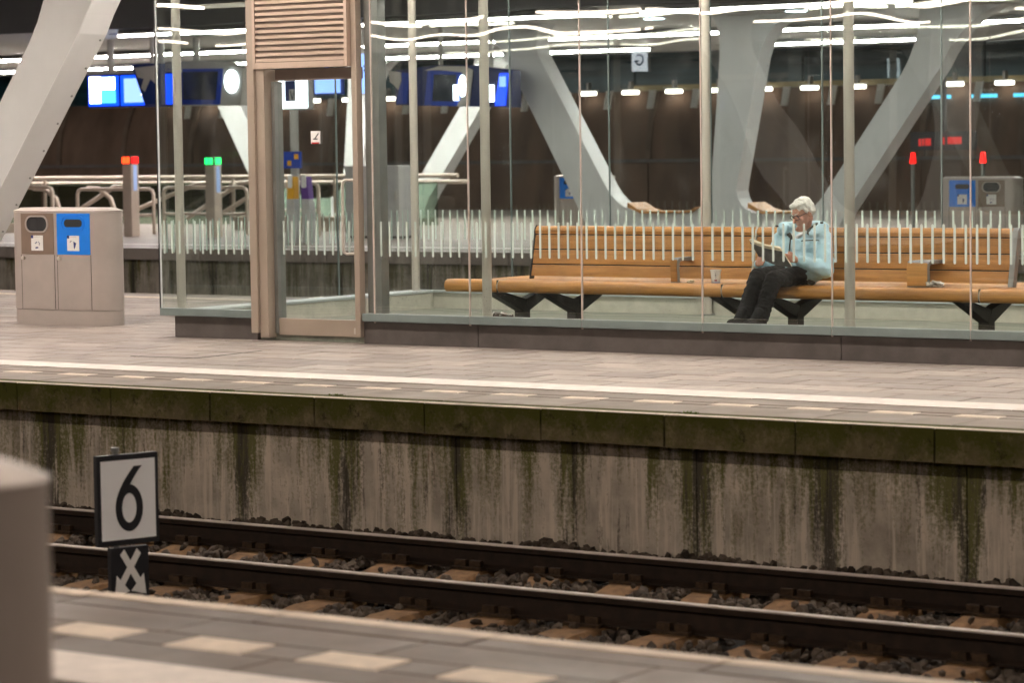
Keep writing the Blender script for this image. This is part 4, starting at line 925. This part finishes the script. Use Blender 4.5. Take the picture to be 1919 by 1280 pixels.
for x, lab in ((-23.7, 'thin grey post with a red light right of the leaning column'), (-22.3, 'added thin post standing in for a red reflection above the right hand bin')):  # second post is added in place of a red reflection
    t = thing('red_signal', lab, 'signal', (x, 47, 0), 'thin posts with red lights')
    MB().cyl((0, 0, 0), (0, 0, 1.42), 0.035, n=10).build('post', 'steel_dk', t, loc=(0, 0, 0), smooth=True)
    MB().prism([(-0.05, 1.42), (0.05, 1.42), (0.035, 1.62), (-0.02, 1.62)], -0.04, 0.04, 'y').build('red_lens', 'red', t, loc=(0, 0, 0), bevel=0.01)
ld = thing('led_board', 'dark board with short glowing red lettering right of the leaning column', 'display', (-23.2, 47.5, 1.7))
MB().box(-24.0, -22.7, 47.5, 47.6, 1.66, 2.0).box(-23.4, -23.3, 47.52, 47.58, 2.0, CZ-0.02).build('board', 'ink', ld)
dimred = glow('led_red', (1.0, 0.02, 0.02), 0.35)
mb = MB()
for a, b_ in ((-23.83, -23.78), (-23.76, -23.72), (-23.70, -23.58), (-23.36, -23.30), (-23.24, -22.96)): xz(mb, a, b_, 1.74+(a+23.8)*0.05, 1.87+(a+23.8)*0.05, 47.498)
mb.build('red_lettering', dimred, ld)
# ---- stair balustrade on the far platform
bl = thing('stair_balustrade', 'tubular steel stair balustrade with green glass on the far platform', 'railing', (-44, 47, 0))
def hoop(x0, x1, z0, z1, y, r=0.035, mid=None):
    c_ = 0.12
    MB().tube([(x0, y, z0), (x0, y, z1-c_), (x0+c_*0.3, y, z1-c_*0.3), (x0+c_, y, z1), (x1-c_, y, z1), (x1-c_*0.3, y, z1-c_*0.3), (x1, y, z1-c_), (x1, y, z0)], r, 10).build('hoop_rail', 'tubesteel', bl, smooth=True)
    if mid: MB().tube([(x0, y, mid), (x1, y, mid)], r*0.8, 8).build('mid_rail', 'tubesteel', bl, smooth=True)
hoop(-46.9, -45.1, 0.0, 1.06, 46.8, 0.045, 0.45); hoop(-44.9, -42.6, 0.0, 1.0, 47.4, 0.04, 0.42); hoop(-42.3, -39.9, 0.0, 1.03, 47.4, 0.04, 0.45); hoop(-39.4, -37.6, 0.0, 1.12, 47.0, 0.04, 0.55)
for y, z in ((50.5, 1.22), (50.9, 1.08)): MB().tube([(-56, y, z), (-36.5, y, z)], 0.05, 10).build('top_rail', 'tubesteel', bl, smooth=True)
for x in range(-55, -37, 3):
    MB().cyl((x, 50.6, 0), (x, 50.6, 1.2), 0.04, n=10).build('baluster_post', 'tubesteel', bl, smooth=True)
    MB().box(x+0.1, x+2.9, 50.55, 50.57, 0.12, 1.08).build('glass_panel', 'gglass', bl)
for a, b_, y in (((-46.3, 0.35), (-44.9, 1.02), 48.6), ((-44.4, 0.45), (-42.4, 1.08), 48.6), ((-43.2, 0.3), (-41.6, 1.1), 49.2), ((-42.4, 0.3), (-40.9, 1.0), 49.2)):
    MB().tube([(a[0], y, a[1]), ((a[0]+b_[0])/2, y, (a[1]+b_[1])/2), (b_[0], y, b_[1]), (b_[0]+0.7, y, b_[1]+0.03)], 0.05, 10).build('stair_handrail', 'tubesteel', bl, smooth=True)
for x in (-46.9, -45.2):
    MB().tube([(x+0.15, 47.9, 1.02), (x+0.5, 47.9, 1.0), (x+0.85, 47.9, 0.78), (x+1.0, 47.9, 0.42), (x+1.02, 47.9, 0.0)], 0.055, 10).build('curved_handrail', 'tubesteel', bl, smooth=True)
MB().box(-56, -46.95, 46.8, 47.5, 0.0, 0.22).build('plinth', 'sandstone', bl, bevel=0.02)
MB().box(-42.4, -38.0, 49.8, 50.3, 0.0, 0.32).build('plinth', 'sandstone', bl, bevel=0.02)
# ---- lightbox letter hanging over the near platform (seen only mirrored in the shelter glass)
gs = thing('sector_sign', 'white lightbox with blue letter G seen mirrored in the shelter glass', 'sign', (-23.3, 4.8, 2.85))
MB().box(-23.40, -23.10, 4.7, 4.78, 2.90, 3.28).build('sign_box', 'greyp', gs)
MB().box(-23.39, -23.11, 4.781, 4.79, 2.91, 3.27).build('lit_face', glow('sector_sign_face', (0.86, 0.93, 1.0), 2.6), gs)
gl_ = []
for k in range(15):
    a = math.radians(50+k*19.5); gl_.append((a, 0.16, 0.17))
pts_o = [(-23.25-0.082*math.cos(a), 3.09+0.100*math.sin(a)) for a, _, _ in gl_]; pts_i = [(-23.25-0.052*math.cos(a), 3.09+0.069*math.sin(a)) for a, _, _ in gl_]
MB().prism(pts_o+pts_i[::-1], 4.7915, 4.797, 'y').box(-23.335, -23.26, 4.7915, 4.797, 3.05, 3.08).build('letter_g', 'navy', gs)
MB().cyl((-23.25, 4.74, 3.28), (-23.25, 4.74, CZ-0.02), 0.03, n=10).build('hanger_pole', 'greyp', gs)
# ---- small things on the island paving
mh = MB()
for a in ([(-17.14, 18.72), (-16.41, 18.78), (-16.41, 18.80), (-17.14, 18.74)], [(-16.43, 18.78), (-16.41, 18.78), (-16.47, 19.74), (-16.49, 19.74)]): mh.prism(a, 0.0025, 0.0045, 'z')
tag(mh.build('access_cover_gap', 'dark'), 'thin black open joint of an access cover in the paving', 'paving joint')
def tuft(x, y, lab):
    rnd = random.Random(int(x*100)); mb = MB()
    for _ in range(60):
        a = rnd.uniform(0, 6.28); r = rnd.uniform(0, 0.045); h = rnd.uniform(0.006, 0.018); px, py_ = x+r*math.cos(a)*1.6, y+r*math.sin(a)*0.5
        q = rnd.uniform(0, 6.28); w = 0.006
        mb.add([(px-w*math.cos(q), py_-w*math.sin(q), 0), (px+w*math.cos(q), py_+w*math.sin(q), 0), (px+rnd.uniform(-.02, .02), py_+rnd.uniform(-.02, .02), h)], [(0, 1, 2)])
    tag(mb.build('moss_tuft', plain('moss_green', (0.10, 0.14, 0.02), 0.9, var=0.4, scale=60)), lab, 'moss', 'moss tufts on the platform edge')
tuft(-13.95, 16.30, 'small green moss tuft on the island platform edge at left')
tuft(-12.95, 16.36, 'small green moss tuft on the platform edge below the shelter door')
tuft(-9.9, 16.33, 'tiny green moss tuft on the platform edge at centre right')

# ================================================================== THE READING MAN
TMP = bpy.data.scenes.new('workbench')
_b = bmesh.new(); bmesh.ops.create_icosphere(_b, subdivisions=3, radius=1); BALL = ([v.co.copy() for v in _b.verts], [[v.index for v in f.verts] for f in _b.faces]); _b.free()
def organic(name, prims, voxel, mat, parent, smooth=4, keep=False, disp=None):
    """one continuous skin grown over overlapping tapered limbs and rounded masses"""
    V, Fc = [], []
    def put(vs, fs, M4):
        o_ = len(V); V.extend([tuple(M4 @ v) for v in vs]); Fc.extend([[i+o_ for i in f] for f in fs])
    for p in prims:
        if p[0] == 'c':                       # tapered capsule
            _, a, b_, r0, r1 = p; a, b_ = Vector(a), Vector(b_); d = b_-a
            q = d.to_track_quat('Z', 'Y').to_matrix().to_4x4(); n = 16
            cone = [Vector((r*math.cos(6.28319*k/n), r*math.sin(6.28319*k/n), z_)) for r, z_ in ((r0, 0), (r1, d.length)) for k in range(n)]
            put(cone, [(k, (k+1) % n, (k+1) % n+n, k+n) for k in range(n)]+[list(range(n-1, -1, -1)), list(range(n, 2*n))], Matrix.Translation(a) @ q)
            for c_, r in ((a, r0), (b_, r1)): put(*BALL, Matrix.Translation(c_) @ Matrix.Scale(r, 4))
        else:                                 # ellipsoid, optionally turned
            _, c_, rad = p[:3]; M4 = Matrix.Translation(Vector(c_))
            if len(p) > 3: M4 = M4 @ p[3].to_4x4()
            put(*BALL, M4 @ Matrix.Diagonal((*rad, 1)))
    me = bpy.data.meshes.new(name+'_raw'); me.from_pydata(V, [], Fc)
    o = bpy.data.objects.new(name+'_raw', me); TMP.collection.objects.link(o)
    r = o.modifiers.new('r', 'REMESH'); r.mode = 'VOXEL'; r.voxel_size = voxel
    s_ = o.modifiers.new('s', 'SMOOTH'); s_.iterations = smooth; s_.factor = 0.5
    with bpy.context.temp_override(scene=TMP, view_layer=TMP.view_layers[0]): dg = bpy.context.evaluated_depsgraph_get(); dg.update()
    m2 = bpy.data.meshes.new_from_object(o.evaluated_get(dg)); m2.name = name
    bpy.data.objects.remove(o); bpy.data.meshes.remove(me)
    m2.materials.clear(); m2.materials.append(MT[mat] if isinstance(mat, str) else mat)
    off = wloc(parent)
    nrm = [v.normal.copy() for v in m2.vertices]; pos = [v.co.copy() for v in m2.vertices]; flat = []
    for c_, n_ in zip(pos, nrm): flat.extend(c_+n_*disp(c_)-off if disp else c_-off)
    m2.vertices.foreach_set('co', flat); m2.update()
    for p in m2.polygons: p.use_smooth = True
    return link(name, m2, parent)
from mathutils import noise as MN
def folds(amp, sc, st=(1, 1, 1)): return lambda c_: amp*(MN.noise(Vector((c_.x*sc*st[0], c_.y*sc*st[1], c_.z*sc*st[2])))+0.5*MN.noise(Vector((c_.x*sc*2.3+5, c_.y*sc*2.1, c_.z*sc*2.4))))
MT['skin'] = plain('ruddy_skin', (0.56, 0.27, 0.19), 0.5, var=0.14, scale=22)
MT['hair'] = plain('white_hair', (0.84, 0.82, 0.77), 0.6, var=0.10, scale=70, bmp=0.5, stretch=(1, 1, 0.4))
MT['jacket'] = plain('pale_blue_jacket', (0.47, 0.70, 0.82), 0.6, var=0.06, scale=9)
MT['trouser'] = plain('charcoal_trousers', (0.011, 0.0105, 0.011), 0.8, var=0.25, scale=14)
MT['shoe'] = plain('dark_shoes', (0.008, 0.008, 0.009), 0.8, var=0.3)
MT['shirt'] = plain('white_shirt', (0.75, 0.75, 0.78), 0.7, var=0.05)
MT['lining'] = plain('dark_lining', (0.06, 0.065, 0.06), 0.8, var=0.2)
H = Vector((-12.075, 21.83, 1.205))
ya, pa = math.radians(24), math.radians(26)
Fw = Vector((-math.sin(ya), -math.cos(ya), 0)); Lf = Vector((math.cos(ya), -math.sin(ya), 0)); Up = Vector((0, 0, 1))
Fw, Up = (Fw*math.cos(pa)-Up*math.sin(pa)).normalized(), (Up*math.cos(pa)+Fw*math.sin(pa)).normalized()
HR = Matrix((Lf, Fw, Up)).transposed()
def hp(l, f, u): return H+Lf*l+Fw*f+Up*u
def hand(wr, kn, side, curl, up):
    """palm from wrist to knuckles, four fingers and a thumb; side: knuckle axis, curl: bending direction"""
    wr, kn, side, curl, up = map(Vector, (wr, kn, side, curl, up)); d = (kn-wr).normalized(); P = [('c', wr, wr+d*0.03, 0.027, 0.028)]
    for k, (ln, w) in enumerate(((0.062, 0.0085), (0.07, 0.009), (0.066, 0.0085), (0.052, 0.0078))):
        b_ = kn+side*(0.031-k*0.0205); P.append(('c', wr+d*0.03+side*(0.016-k*0.0105), b_, 0.017, 0.0115))
        m_ = b_+(d*0.75+curl*0.65).normalized()*ln*0.55; e_ = m_+(d*0.1+curl*1.0).normalized()*ln*0.5
        P += [('c', b_, m_, w+0.001, w), ('c', m_, e_, w, w*0.85)]
    t0 = wr+d*0.025+side*0.026; t1 = t0+(side*0.6+d*0.7+up*0.3).normalized()*0.042; t2 = t1+(d*0.9+curl*0.3+up*0.2).normalized()*0.032
    return P+[('c', t0, t1, 0.014, 0.011), ('c', t1, t2, 0.011, 0.009)]
SL, SR = Vector((-11.945, 21.95, 0.965)), Vector((-12.345, 21.95, 0.95))
EL, ER = Vector((-11.855, 21.83, 0.705)), Vector((-12.44, 21.83, 0.70))
WL, WR = Vector((-12.005, 21.60, 0.80)), Vector((-12.37, 21.56, 0.765))
KL, KR = Vector((-12.17, 21.48, 0.635)), Vector((-12.325, 21.47, 0.655))
AL, AR = Vector((-12.155, 21.20, 0.33)), Vector((-12.30, 21.17, 0.335))
body = []
# head
body += [('e', hp(0, -0.012, 0.035), (0.076, 0.098, 0.083), HR), ('e', hp(0, 0.030, -0.030), (0.062, 0.068, 0.080), HR), ('e', hp(0, 0.042, -0.088), (0.040, 0.042, 0.032), HR),
         ('e', hp(0, 0.078, 0.025), (0.052, 0.018, 0.012), HR), ('c', hp(0, 0.092, 0.008), hp(0, 0.118, -0.034), 0.010, 0.0155), ('e', hp(0, 0.100, -0.036), (0.020, 0.015, 0.011), HR),
         ('e', hp(0.042, 0.070, -0.028), (0.022, 0.020, 0.022), HR), ('e', hp(-0.042, 0.070, -0.028), (0.022, 0.020, 0.022), HR),
         ('e', hp(0, 0.088, -0.067), (0.026, 0.012, 0.008), HR), ('e', hp(0, 0.086, -0.079), (0.022, 0.012, 0.008), HR),
         ('e', hp(0.078, -0.012, -0.012), (0.010, 0.022, 0.034), HR), ('e', hp(-0.078, -0.012, -0.012), (0.010, 0.022, 0.034), HR),
         ('c', hp(0, -0.02, -0.06), (-12.125, 21.92, 1.03), 0.055, 0.062)]
# trunk, arms, legs (under the clothes)
body += [('c', (-12.125, 21.92, 1.03), (-12.14, 21.92, 0.92), 0.07, 0.11), ('c', (-12.14, 21.92, 0.92), (-12.14, 21.92, 0.72), 0.12, 0.12), ('c', SL, SR, 0.055, 0.055),
         ('c', SL, EL, 0.045, 0.038), ('c', EL, WL, 0.037, 0.026), ('c', SR, ER, 0.045, 0.038), ('c', ER, WR, 0.037, 0.026),
         ('c', (-12.06, 21.90, 0.68), KL, 0.068, 0.05), ('c', KL, AL, 0.045, 0.033), ('c', (-12.22, 21.90, 0.68), KR, 0.068, 0.05), ('c', KR, AR, 0.045, 0.033),
         ('c', AL, AL+Vector((-0.015, -0.12, -0.05)), 0.03, 0.022), ('c', AR, AR+Vector((-0.015, -0.12, -0.05)), 0.03, 0.022)]
body += hand(WL, WL+Vector((-0.035, -0.07, 0.02)), (0.1, -0.35, 0.93), (-0.75, -0.45, 0.0), (-0.4, 0.6, 0.5))
body += hand(WR, WR+Vector((0.045, -0.065, 0.02)), (-0.15, 0.15, 0.95), (0.9, 0.1, 0.0), (0.1, 0.5, 0.6))
man = organic('person', body, 0.0062, 'skin', None, 3)
tag(man, 'white haired seated person in pale blue jacket and dark trousers reading a book', 'person')
# hair
hair = [('e', hp(0, -0.022, 0.058), (0.083, 0.100, 0.074), HR), ('e', hp(0, -0.062, 0.012), (0.080, 0.062, 0.078), HR), ('e', hp(0.020, 0.035, 0.098), (0.060, 0.048, 0.026), HR),
        ('e', hp(-0.02, 0.048, 0.088), (0.045, 0.035, 0.022), HR), ('e', hp(0.072, -0.035, 0.020), (0.018, 0.038, 0.052), HR), ('e', hp(-0.072, -0.035, 0.020), (0.018, 0.038, 0.052), HR), ('e', hp(0.076, 0.012, 0.028), (0.009, 0.014, 0.030), HR)]
organic('hair', hair, 0.005, 'hair', man, 2, disp=folds(0.008, 52, (1, 1, 0.5)))
# brows, eyes and mouth
for s_ in (-1, 1):
    organic('eyebrow', [('c', hp(s_*0.016, 0.098, 0.026), hp(s_*0.046, 0.088, 0.030), 0.004, 0.003)], 0.0025, 'hair', man, 1)
    organic('eye', [('e', hp(s_*0.031, 0.084, 0.004), (0.012, 0.008, 0.006), HR)], 0.0025, 'lining', man, 1)
organic('mouth', [('c', hp(-0.020, 0.094, -0.073), hp(0.020, 0.094, -0.073), 0.0035, 0.0035)], 0.0022, plain('lips', (0.36, 0.12, 0.09), 0.5), man, 1)
# glasses
mb = MB()
for s_ in (-1, 1):
    ring = [hp(s_*0.033+a, 0.108-abs(a+s_*0.033)*0.18, u) for a, u in rrect(-0.027, 0.027, -0.020, 0.018, 0.012, 4)]
    mb.tube(ring+[ring[0]], 0.0034, 6)
    mb.tube([hp(s_*0.060, 0.098, 0.010), hp(s_*0.080, 0.05, 0.010), hp(s_*0.083, -0.01, 0.006), hp(s_*0.080, -0.03, -0.012)], 0.003, 6)
mb.tube([hp(-0.007, 0.110, 0.006), hp(0, 0.114, 0.008), hp(0.007, 0.110, 0.006)], 0.003, 6)
mb.build('glasses', plain('dark_glasses_frame', (0.03, 0.012, 0.010), 0.3), man, smooth=True)
# clothes
jk = [('e', (-12.14, 21.92, 0.90), (0.225, 0.160, 0.155)), ('e', (-12.14, 21.90, 0.76), (0.215, 0.175, 0.165)), ('e', (-12.12, 21.89, 0.665), (0.215, 0.175, 0.090)), ('c', SL, SR, 0.092, 0.092),
      ('c', SL+Vector((0, 0, 0.0)), EL, 0.088, 0.078), ('c', EL, WL+Vector((0.015, 0.03, -0.005)), 0.078, 0.052), ('c', SR, ER, 0.080, 0.070), ('c', ER, WR+Vector((-0.01, 0.03, -0.005)), 0.068, 0.046),
      ('c', (-11.985, 21.86, 0.66), (-11.99, 21.84, 0.605), 0.062, 0.035),
      # soft hood and collar bunched round the neck
      ('c', (-12.225, 21.80, 1.055), (-12.30, 21.90, 1.06), 0.046, 0.060), ('c', (-12.30, 21.90, 1.06), (-12.13, 22.02, 1.075), 0.060, 0.066), ('c', (-12.13, 22.02, 1.075), (-11.945, 21.95, 1.06), 0.066, 0.062), ('c', (-11.945, 21.95, 1.06), (-11.975, 21.83, 1.02), 0.062, 0.036)]
jacket = organic('jacket', jk, 0.0085, 'jacket', man, 4, disp=folds(0.010, 11, (1, 1, 1.8)))
mb = MB(); mb.tube([(-12.165, 21.775, 0.99), (-12.165, 21.755, 0.90), (-12.17, 21.735, 0.78), (-12.17, 21.735, 0.70)], 0.006, 6); mb.build('zip', 'lining', jacket, smooth=True)
for x, y, z in ((-12.335, 21.835, 1.085), (-11.925, 21.90, 1.115)): organic('hood_toggle', [('e', (x, y, z), (0.018, 0.012, 0.010))], 0.004, 'ink', jacket, 1)
mb = MB(); mb.tube([(-12.06, 21.775, 0.960), (-11.98, 21.80, 0.965), (-11.92, 21.845, 0.962)], 0.005, 6); mb.build('shoulder_seam', 'lining', jacket, smooth=True)
organic('collar_lining', [('c', (-12.02, 21.855, 1.035), (-11.985, 21.925, 1.085), 0.030, 0.030), ('c', (-12.20, 21.80, 1.02), (-12.155, 21.775, 0.985), 0.020, 0.016)], 0.006, 'lining', man, 2)
organic('shirt_collar', [('c', (-12.10, 21.79, 0.995), (-12.045, 21.82, 1.035), 0.020, 0.016), ('c', (-12.15, 21.79, 0.995), (-12.165, 21.805, 1.015), 0.014, 0.011), ('e', (-12.13, 21.80, 0.975), (0.026, 0.018, 0.026))], 0.006, 'shirt', man, 2)
organic('waistcoat_hem', [('c', (-12.03, 21.80, 0.665), (-11.985, 21.83, 0.60), 0.045, 0.030), ('c', (-12.12, 21.76, 0.70), (-12.03, 21.79, 0.67), 0.04, 0.045)], 0.007, plain('grey_knit', (0.10, 0.10, 0.10), 0.9, scale=60), man, 2)
tr = [('e', (-12.14, 21.90, 0.665), (0.165, 0.14, 0.092)), ('c', (-12.05, 21.88, 0.672), KL, 0.092, 0.076), ('c', KL, AL+Vector((0, -0.01, -0.05)), 0.074, 0.070), ('c', (-12.23, 21.88, 0.675), KR, 0.092, 0.076), ('c', KR, AR+Vector((0, -0.01, -0.05)), 0.074, 0.070)]
organic('trousers', tr, 0.0085, 'trouser', man, 3, disp=folds(0.008, 16, (1, 2.2, 2.2)))
for A in (AL, AR): organic('shoe', [('c', A+Vector((0, 0.015, -0.045)), A+Vector((-0.018, -0.17, -0.060)), 0.048, 0.040), ('c', A+Vector((0, 0.0, 0.03)), A+Vector((-0.01, -0.07, -0.045)), 0.047, 0.046)], 0.007, 'shoe', man, 2)
# ---- his book
bk_ = thing('open_book', 'open book with dark grey cover and cream pages held in two hands', 'book', (-12.2, 21.4, 0.77))
def leafbox(mb, o, a, b_, n, t0, t1, m=0):
    o, a, b_, n = map(Vector, (o, a, b_, n)); n = n.normalized()
    P = [o+n*t0, o+a+n*t0, o+a+b_+n*t0, o+b_+n*t0, o+n*t1, o+a+n*t1, o+a+b_+n*t1, o+b_+n*t1]
    mb.add(P, [(0, 3, 2, 1), (4, 5, 6, 7), (0, 1, 5, 4), (1, 2, 6, 5), (2, 3, 7, 6), (3, 0, 4, 7)], m)
spn = Vector((-0.035, -0.125, 0.155)); so = Vector((-12.165, 21.475, 0.765))
la, ra = Vector((-0.155, 0.035, 0.045)), Vector((0.150, 0.055, -0.030))
cov = plain('book_cover_grey', (0.15, 0.145, 0.14), 0.5, var=0.3, scale=25); pgm = plain('book_pages_cream', (0.78, 0.66, 0.48), 0.8, var=0.06, scale=80, stretch=(1, 8, 8))
for a in (la, ra):
    n = a.cross(spn) if a is ra else spn.cross(a)
    if n.y < 0: n = -n
    mb = MB(); leafbox(mb, so, a, spn*0.93, n, 0, 0.004); mb.build('cover', cov, bk_)
    mb = MB(); leafbox(mb, so+spn*0.03, a*0.97, spn*1.06, n, 0.0045, 0.028); mb.build('page_block', pgm, bk_, bevel=0.002)

bpy.data.scenes.remove(TMP)
